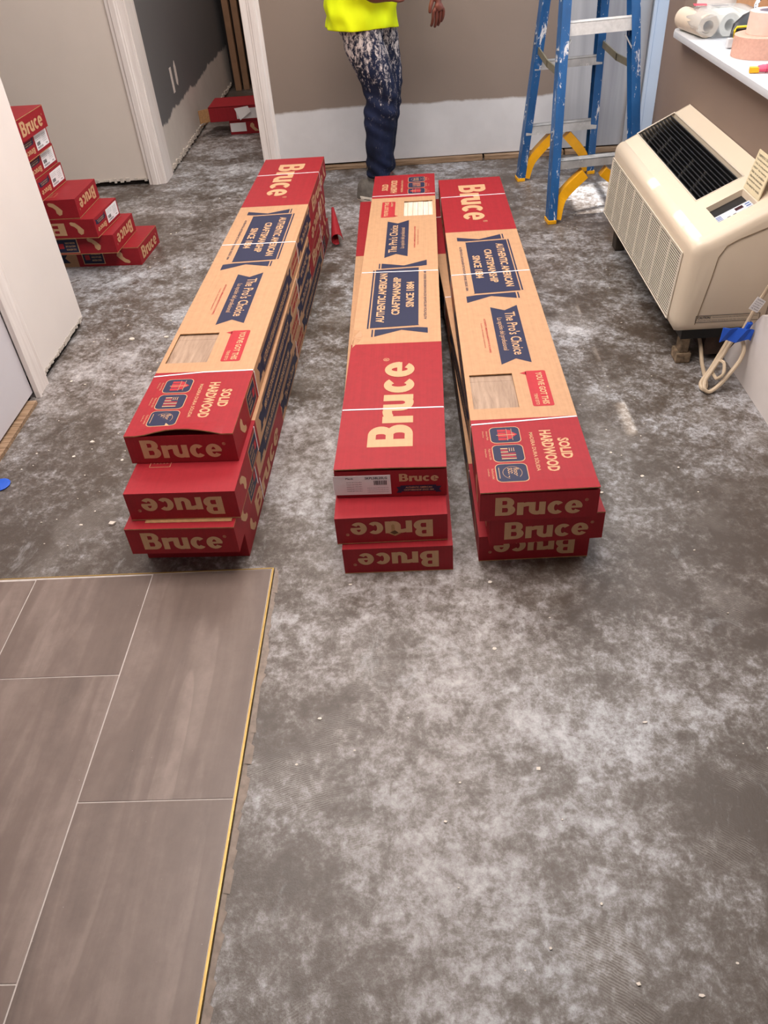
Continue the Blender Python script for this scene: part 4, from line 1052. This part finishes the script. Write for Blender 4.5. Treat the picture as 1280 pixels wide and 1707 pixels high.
SOLE = flat('pale_shoe_sole', (206,196,184), 0.6, var=0.12, scale=40)
# continuous body: pelvis -> spine -> neck -> head ; legs ; arms ; hands with fingers
b = Sk()
sp = b.chain([(-.165,4.06,.86),(-.150,4.06,.98),(-.125,4.06,1.14),(-.105,4.06,1.27),(-.085,4.06,1.36),(-.060,4.06,1.43),(-.035,4.06,1.50),(-.030,4.06,1.58)], [(.085,.11),(.08,.105),(.085,.12),(.075,.12),.045,.045,(.075,.065),(.06,.055)])
legs = []
for sy,hx,kx,ky,ax_ in ((-.075,-.175,-.105,.44,-.140),(.085,-.12,-.062,.45,-.115)):
    y = 4.06+sy
    ids = b.chain([(hx,y,.76),((hx+kx)/2,y,.60),(kx,y,ky),((kx+ax_)/2-.004,y-.0,.26),(ax_,y,.10),(ax_+.03,y-.01,.045),(ax_+.10,y-.035,.035)], [.075,.068,.052,.048,.036,.034,.026], start=sp[0])
def hand(b, wrist_id, W_, dirn, side, curl, sc=1.0):
    """palm and five fingers; dirn = pointing, side = towards the thumb, curl = bend direction"""
    W_ = Vector(W_); d = Vector(dirn).normalized(); s = Vector(side); s = (s-d*s.dot(d)).normalized(); c_ = Vector(curl); c_ = (c_-d*c_.dot(d)-s*c_.dot(s)).normalized()
    pm = b.chain([W_+d*.030*sc, W_+d*.062*sc], [(.020*sc,.016*sc),(.024*sc,.014*sc)], start=wrist_id)
    for k,(off,ln) in enumerate(((.028,.070),(.010,.078),(-.008,.073),(-.025,.058))):
        a = W_+d*.078*sc+s*off*sc; 
        b.chain([a, a+d*ln*.45*sc+c_*.010*sc, a+d*ln*.75*sc+c_*.026*sc, a+d*ln*.92*sc+c_*.042*sc], [.0092*sc,.0086*sc,.0078*sc,.0066*sc], start=pm[1])
    a = W_+d*.030*sc+s*.028*sc; b.chain([a, a+d*.028*sc+s*.014*sc, a+d*.056*sc+s*.016*sc+c_*.008*sc], [.0112*sc,.0100*sc,.0080*sc], start=pm[0])
# far arm hangs forward with the relaxed hand in view
ar = b.chain([(-.07,4.20,1.27),(.02,4.20,1.10),(.10,4.14,.985),(.150,4.06,.90),(.168,4.02,.858)], [.045,.042,.036,.028,.022], start=sp[3])
hand(b, ar[-1], (.168,4.02,.855), (.06,-.02,-1), (-1,-.4,0), (-.8,.5,-.2), 0.92)
# near arm folded across the belly
al = b.chain([(-.13,3.90,1.27),(-.19,3.86,1.10),(-.17,3.83,.935),(-.105,3.85,.868),(-.060,3.87,.872)], [.045,.042,.036,.030,.024], start=sp[3])
hand(b, al[-1], (-.058,3.87,.872), (1,.15,.22), (0,-.3,-1), (.2,.8,-.4), 0.88)
body = skin('body', b.v, b.e, b.r, SKIN, PR)
# face details
hc = Vector((-.025,4.06,1.54))-PO_
for sy in (-.026,.026):
    mb = MB().lathe([(0,-.008),(.007,-.005),(.009,0),(.007,.005),(0,.008)], seg=10); o = mb.build('eye', flat('eye_white', (230,226,220), .3), PR, smooth=True); o.location = hc+Vector((.064,sy,.005))
mb = MB(); mb.add([(.066,-.012,-.012),(.066,.012,-.012),(.088,0,-.016),(.068,0,.022),(.064,0,-.026)], [(0,2,3),(2,1,3),(0,4,2),(4,1,2)]); o = mb.build('nose', SKIN, PR); o.location = hc
mb = MB().box((.058,-.022,-.046),(.070,.022,-.038)); o = mb.build('mouth', flat('lips', (96,44,42), .5), PR, bevel=.003); o.location = hc
mb = MB(); vs = []; fs = []
mb.lathe([(.001,.088),(.045,.082),(.074,.060),(.084,.030),(.082,.012)], seg=20); o = mb.build('hair', flat('black_hair', (22,18,16), .8), PR, smooth=True); o.location = hc+Vector((-.008,0,-.004)); o.scale = (1.02,.95,1)
# jeans
j = Sk(); hp = j.chain([(-.150,4.06,.90),(-.155,4.06,.80)], [(.10,.125),(.125,.135)])
for sy,pts,rs in ((-.062,[(-.190,.745),(-.142,.62),(-.112,.54),(-.100,.46),(-.108,.40),(-.118,.30),(-.128,.20),(-.134,.13),(-.136,.105)],[.118,.100,.092,.092,.088,.080,.076,.070,.068]),
                  (.075,[(-.105,.73),(-.080,.62),(-.070,.54),(-.074,.46),(-.080,.40),(-.095,.30),(-.108,.20),(-.116,.12),(-.118,.09)],[.100,.088,.082,.078,.076,.070,.068,.064,.062])):
    rs = [r*.92 for r in rs]; j.chain([(x,4.06+sy,z) for x,z in pts], rs, start=hp[1])
jo = skin('jeans', j.v, j.e, j.r, JE, PR, sub=3)
from mathutils import noise as mn
for v_ in jo.data.vertices:   # folds: strongest behind the knee and at the ankle
    z = v_.co.z; k = .35 + 1.0*math.exp(-((z-.42)/.09)**2) + 1.1*math.exp(-((z-.13)/.07)**2) + .5*math.exp(-((z-.72)/.06)**2)
    n_ = mn.noise(Vector((v_.co.x*9, v_.co.y*9, z*26 + v_.co.x*14)))
    v_.co += v_.normal*(n_*.013*k)
# knee folds
# shirt: loose tube, open at the hem, drooping to the right
def loft(rings, name, mat, thick=.004):
    mb = MB(); n = len(rings[0]); vs = [p for R in rings for p in R]; fs = []
    for i in range(len(rings)-1):
        for k in range(n): fs.append((i*n+k, i*n+(k+1)%n, (i+1)*n+(k+1)%n, (i+1)*n+k))
    mb.add(vs, fs); o = mb.build(name, mat, PR, smooth=True); m_ = o.modifiers.new('s','SOLIDIFY'); m_.thickness = thick
    su = o.modifiers.new('u','SUBSURF'); su.levels = 1; su.render_levels = 1; return o
rings = []
KEY = [(-.176,.742,.160,.165,1.0),(-.176,.765,.158,.163,1.0),(-.168,.84,.158,.160,.9),(-.155,.95,.150,.160,.7),(-.135,1.08,.145,.17,.5),(-.115,1.20,.135,.185,.2),(-.105,1.29,.11,.19,0),(-.095,1.345,.075,.12,0),(-.088,1.375,.055,.07,0)]
for i in range(len(KEY)-1):
    for q in range(4 if i else 1):
        t = q/4 if i else 0
        cx,z,rx,ry,wv = [KEY[i][m_]*(1-t)+KEY[i+1][m_]*t for m_ in range(5)]
        ring_ = []
        for k in range(56):
            a = 2*math.pi*k/56
            f = wv*(.0060*math.sin(a*3+z*26)+.0045*math.sin(a*7-z*34+1)+.0030*math.sin(a*13+z*50)+.004*math.sin(z*70+a*2))
            dz = -.022*max(0,math.cos(a-.5))**2 if z < .78 else 0
            ring_.append(Vector((cx+(rx+f)*math.cos(a),4.06+(ry+f)*math.sin(a),z+dz))-PO_)
        rings.append(ring_)
rings.append([Vector((KEY[-1][0]+KEY[-1][2]*math.cos(2*math.pi*k/56),4.06+KEY[-1][3]*math.sin(2*math.pi*k/56),KEY[-1][1]))-PO_ for k in range(56)])
loft(rings, 'shirt', SH)
for (a,b_,c_) in (((-.09,4.17,1.29),(-.045,4.205,1.20),(.02,4.205,1.10)),((-.12,3.93,1.29),(-.155,3.885,1.20),(-.19,3.865,1.09))):
    mb = MB().tube([Vector(a)-PO_,Vector(b_)-PO_,Vector(c_)-PO_], [.075,.072,.070], 16, caps=False); o = mb.build('sleeve', SH, PR, smooth=True); m_ = o.modifiers.new('s','SOLIDIFY'); m_.thickness = .003
# shoes
def shoe(x, y, ang, name='shoe'):
    mb = MB(); secs_ = [(-.085,.028,.070,.0),(-.07,.036,.085,0),(-.03,.038,.090,0),(.02,.036,.078,0),(.07,.042,.058,0),(.12,.046,.046,0),(.16,.040,.038,0),(.180,.022,.028,0)]
    n = 12; vs = []
    for (px_,hw,hh,_) in secs_:
        for k in range(n):
            a = 2*math.pi*k/n; zz = max(.012, .012+hh*max(0,math.sin(a))); vs.append((px_, hw*math.cos(a)*(1 if zz < .03 else .86), zz))
    fs = [(i*n+k,i*n+(k+1)%n,(i+1)*n+(k+1)%n,(i+1)*n+k) for i in range(len(secs_)-1) for k in range(n)]+[tuple(range(n)), tuple((len(secs_)-1)*n+k for k in range(n))]
    mb.add(vs, fs); o = mb.build('shoe', SHOE, PR, smooth=True); o.location = Vector((x,y,0))-PO_; o.rotation_euler.z = ang
    mb = MB(); out = [(-.095,0),(-.085,.026),(-.05,.038),(0,.036),(.07,.044),(.12,.050),(.165,.040),(.188,0),(.165,-.040),(.12,-.048),(.07,-.042),(0,-.036),(-.05,-.038),(-.085,-.026)]
    mb.prism(out, 'z', .0005, .026); so_ = mb.build('sole', SOLE, o, bevel=.004, smooth=True)
shoe(-.168,3.975,D(-34)); shoe(-.115,4.135,D(-12))

# ---------------------------------------------------------------- things on the sill
ZS = 0.7455
PAPERT = flat('pink_paper_tape', (206,160,142), 0.8, var=0.08, scale=120, bump=0.3)
PAPERT2 = flat('pale_paper_tape', (224,196,182), 0.75, var=0.05, scale=60)
def roll(name, label, c, r, ri, h, mat):
    mb = MB(); mb.lathe([(ri,0),(r,0),(r,h*.5),(r-.001,h-.001),(r-.004,h),(ri,h)], (0,0,0), 48, closed=True)
    t = thing(name, label, 'tape roll', c, group='paper tape rolls on the sill'); mb.build('tape_winding', mat, t, smooth=True)
    MB().lathe([(ri-.003,.001),(ri,.001),(ri,h-.001),(ri-.003,h-.001)], (0,0,0), 32, closed=True).build('cardboard_core', flat('grey_core', (168,160,176), 0.8), t)
roll('paper_tape_roll', 'wide pink paper tape roll lying flat on the white sill', (1.158,2.890,ZS), .088, .045, .060, PAPERT)
roll('paper_tape_roll', 'smaller pale tape roll stacked on the wide pink roll', (1.172,2.900,ZS+.0605), .064, .038, .062, PAPERT2)
# bag of rolls
PLAST = N('clear_poly_bag', 0.15, 0, 0.5); PLAST.b.inputs['Base Color'].default_value = (.92,.94,.96,1); PLAST.b.inputs['Transmission Weight'].default_value = 0.75; PLAST.b.inputs['Alpha'].default_value = 0.7; PLAST = PLAST.m
BG = thing('plastic_bag_of_rolls', 'clear plastic bag of white rolls with red print, far end of the sill', 'plastic bag', (1.16,3.30,ZS))
WH = flat('white_foam_roll', (228,228,222), 0.7, var=0.04); KR = flat('beige_wrapping', (206,190,172), 0.6, var=0.04)
for k,(x,y,r_) in enumerate(((-.075,-.03,.036),(-.002,-.03,.036),(.07,-.03,.034))):
    mb = MB(); 
    ring = []
    mb.lathe([(.018,0),(r_,0),(r_,.20),(.018,.20)], (0,0,0), 20, closed=True)
    o = mb.build('foam_roll' if k else 'wrapped_roll', WH if k else KR, BG, smooth=True); o.rotation_euler = (D(-90),0,D(8)); o.location = (x,y-.06,r_+.001)
mb = MB(); n = 14; rings = []
for i,(yy,sx,sz,zc) in enumerate(((-.112,.10,.012,.030),(-.105,.118,.034,.038),(-.06,.124,.040,.042),(.02,.122,.042,.043),(.10,.112,.038,.038),(.15,.085,.022,.024),(.175,.05,.006,.012))):
    for k in range(20):
        a = 2*math.pi*k/20; cr = 1+.05*math.sin(a*7+i*2.1); zz = zc+sz*math.sin(a)*cr
        mb.v.append((sx*math.copysign(abs(math.cos(a))**.6, math.cos(a))*cr, yy+.006*math.sin(a*5+i), max(.0008,zz)))
for i in range(6):
    for k in range(20): mb.f.append((i*20+k,i*20+(k+1)%20,(i+1)*20+(k+1)%20,(i+1)*20+k))
mb.f += [tuple(range(20)), tuple(120+k for k in range(20))]; mb.mi = [0]*len(mb.f)
mb.build('film', PLAST, BG, smooth=True)
mb = MB(); mb.add([(-.10,.02,.086),(-.06,-.0,.087),(-.05,.04,.087),(-.09,.07,.086)], [(0,1,2,3)], 0); mb.add([(-.055,-.02,.087),(.0,-.04,.088),(.01,-.025,.088),(-.045,-.005,.087)], [(0,1,2,3)], 1)
mb.build('printed_patch', [flat('red_print', (214,60,84), 0.4), flat('grey_print', (110,110,118), .4)], BG)
# black pouch and strap
CL = flat('black_pouch_fabric', (46,46,50), 0.35, var=0.3, scale=14, bump=0.6)
PCH = thing('tool_pouch', 'shiny black pouch with patterned strap behind the tape rolls', 'pouch', (1.165,3.075,ZS))
mb = MB()
for i,(sx,sy,z) in enumerate(((.03,.02,.001),(.052,.035,.012),(.060,.040,.035),(.050,.034,.060),(.030,.020,.082),(.012,.008,.092))):
    for k in range(16):
        a = 2*math.pi*k/16; c_ = 1+.16*math.sin(a*3+i*1.3)
        mb.v.append((sx*math.cos(a)*c_+.006*i, sy*math.sin(a)*c_+.004*i, z))
for i in range(5):
    for k in range(16): mb.f.append((i*16+k,i*16+(k+1)%16,(i+1)*16+(k+1)%16,(i+1)*16+k))
mb.f += [tuple(range(16)), tuple(80+k for k in range(16))]; mb.mi = [0]*len(mb.f); mb.build('pouch_body', CL, PCH, smooth=True)
pt = smooth([(.02,.0,.075),(.03,.02,.115),(.06,.03,.140),(.10,.03,.130),(.13,.03,.09)], 6); vs = []
for p in pt: vs += [p+Vector((0,-.014,0)), p+Vector((0,.014,0))]
STR = N('patterned_webbing', 0.7); vo = STR.n('ShaderNodeTexVoronoi'); vo.inputs['Scale'].default_value = 90; STR.link(STR.coord(), vo.inputs['Vector']); STR.base(STR.ramp(vo.outputs['Distance'], [(0.28,(24,24,28)),(0.34,(206,212,222))], 'CONSTANT')); STR = STR.m
mb = MB(); mb.add(vs, [(2*i,2*i+1,2*i+3,2*i+2) for i in range(len(pt)-1)]); o = mb.build('strap', STR, PCH); m_ = o.modifiers.new('s','SOLIDIFY'); m_.thickness = .003
# yellow rimmed tape measure
TM = thing('tape_measure', 'black tape measure with yellow rim beside the wide pink roll', 'tape measure', (1.112,3.02,ZS))
MB().tube([(.0,0,.012),(0,0,.050),(.006,0,.060),(.05,0,.060),(.058,0,.050),(.058,0,.012),(.05,0,.004),(.006,0,.004)], .0042, 8, closed=True).build('yellow_rim', flat('yellow_rim_plastic', (242,206,40), .35), TM, smooth=True)
MB().box((.002,-.014,.003),(.056,.014,.058)).build('case', BLK, TM, bevel=.004)
MB().box((-.018,-.010,.002),(.0,.010,.030)).build('clip', flat('translucent_grey', (206,204,204), .3), TM, bevel=.003)
# pink and yellow knife, black handle
UK = thing('utility_knife', 'pink handled tool with yellow tip lying on the sill edge', 'tool', (1.05,2.655,ZS), (0,0,D(-14)))
MB().tube([(.018,0,.011),(.03,0,.012),(.09,0,.012),(.16,0,.011)], [.010,.012,.0125,.012], 10, flatk=.85).build('handle', flat('pink_rubber', (226,84,112), .45), UK, smooth=True)
for k in range(6): MB().tube([(.04+k*.016,0,.012),(.043+k*.016,0,.012)], .0134, 10, flatk=.85).build('grip_rib', flat('dark_pink_rubber', (190,60,88), .5) if k == 0 else bpy.data.materials['dark_pink_rubber'], UK, smooth=True)
MB().box((-.006,-.010,.001),(.022,.010,.016)).build('tip', flat('yellow_orange_tip', (244,170,20), .4), UK, bevel=.003)
SB = thing('drill_bit_pouch', 'black and white crumpled packet on the sill beside the pink tool', 'packet', (1.092,2.585,ZS), (0,0,D(-18)))
mb = MB()
for i in range(7):
    x = i*.018; mb.v += [(x,-.018,.001),(x,.018,.001),(x,.014,.018+.005*math.sin(i*2.3)),(x,-.012,.020+.005*math.cos(i*3.1))]
for i in range(6):
    for k in range(4): mb.f.append((4*i+k,4*i+(k+1)%4,4*i+4+(k+1)%4,4*i+4+k))
mb.f += [(0,1,2,3),(24,25,26,27)]; mb.mi = [0]*len(mb.f); mb.build('packet_film', STR, SB)
# folded cardboard sheet leaning by the window
CB = MB().box((0,0,0),(.14,.006,.30)).build('cardboard_sheet', TAN); CB.location = (1.262,3.455,ZS); CB.rotation_euler = (D(-6),0,0)
tag(CB, 'tan cardboard piece standing behind the plastic bag at the window', 'cardboard')

# ---------------------------------------------------------------- debris
CH = flat('plaster_chip', (214,204,192), 0.85, var=0.12, scale=80)
rnd = random.Random(11); mb = MB()
def chip(x, y, r, h):
    n = rnd.randint(4,7); a0 = rnd.random()*6; el = rnd.uniform(.4,1)
    pts = [(x+r*rnd.uniform(.6,1)*math.cos(a0+2*math.pi*k/n), y+el*r*rnd.uniform(.6,1)*math.sin(a0+2*math.pi*k/n)) for k in range(n)]
    mb.prism(pts, 'z', .0004, h)
for _ in range(230):
    u = rnd.random()
    if u < .6: x, y = rnd.uniform(-1.2,-.6), rnd.uniform(1.45,4.3)
    elif u < .8: x, y = rnd.uniform(-.3,1.0), rnd.uniform(.1,1.3)
    else: x, y = rnd.uniform(.45,.8), rnd.uniform(1.3,3.8)
    if -.74 < x < .47 and y > 1.30: continue
    chip(x, y, rnd.choice((.002,.003,.003,.004,.006)), rnd.uniform(.001,.003))
o = mb.build('plaster_crumbs', CH); tag(o, 'pale plaster crumbs scattered over the bare concrete', 'debris', kind='stuff')
for k,(x,y,r_) in enumerate(((-.790,2.02,.016),(-1.00,1.95,.013),(-.83,1.56,.014),(-1.05,2.62,.014),(-.92,2.62,.011),(.765,3.80,.020))):
    mb = MB(); chip(x-0, y, r_, .006); o = mb.build('plaster_chip', CH, bevel=.0008)
    tag(o, ('largest pale chip on the concrete left of the left stack','pale chip on the concrete between the near left wall and left stack','round pale chip near the front end of the left stack','flat pale flake on the concrete by the corner of the near left wall','pale flake right of the one by the near left wall corner','white flake on the concrete under the ladder')[k], 'plaster chip', 'plaster chips')
mb = MB().lathe([(.0001,.0005),(.028,.0005),(.030,.004),(.022,.009),(.0001,.010)], (0,0,0), 18); o = mb.build('blue_tape_wad', TAPE, smooth=True); o.location = (-1.215,1.755,0)
tag(o, 'wad of blue masking tape on the concrete at the left edge', 'tape')
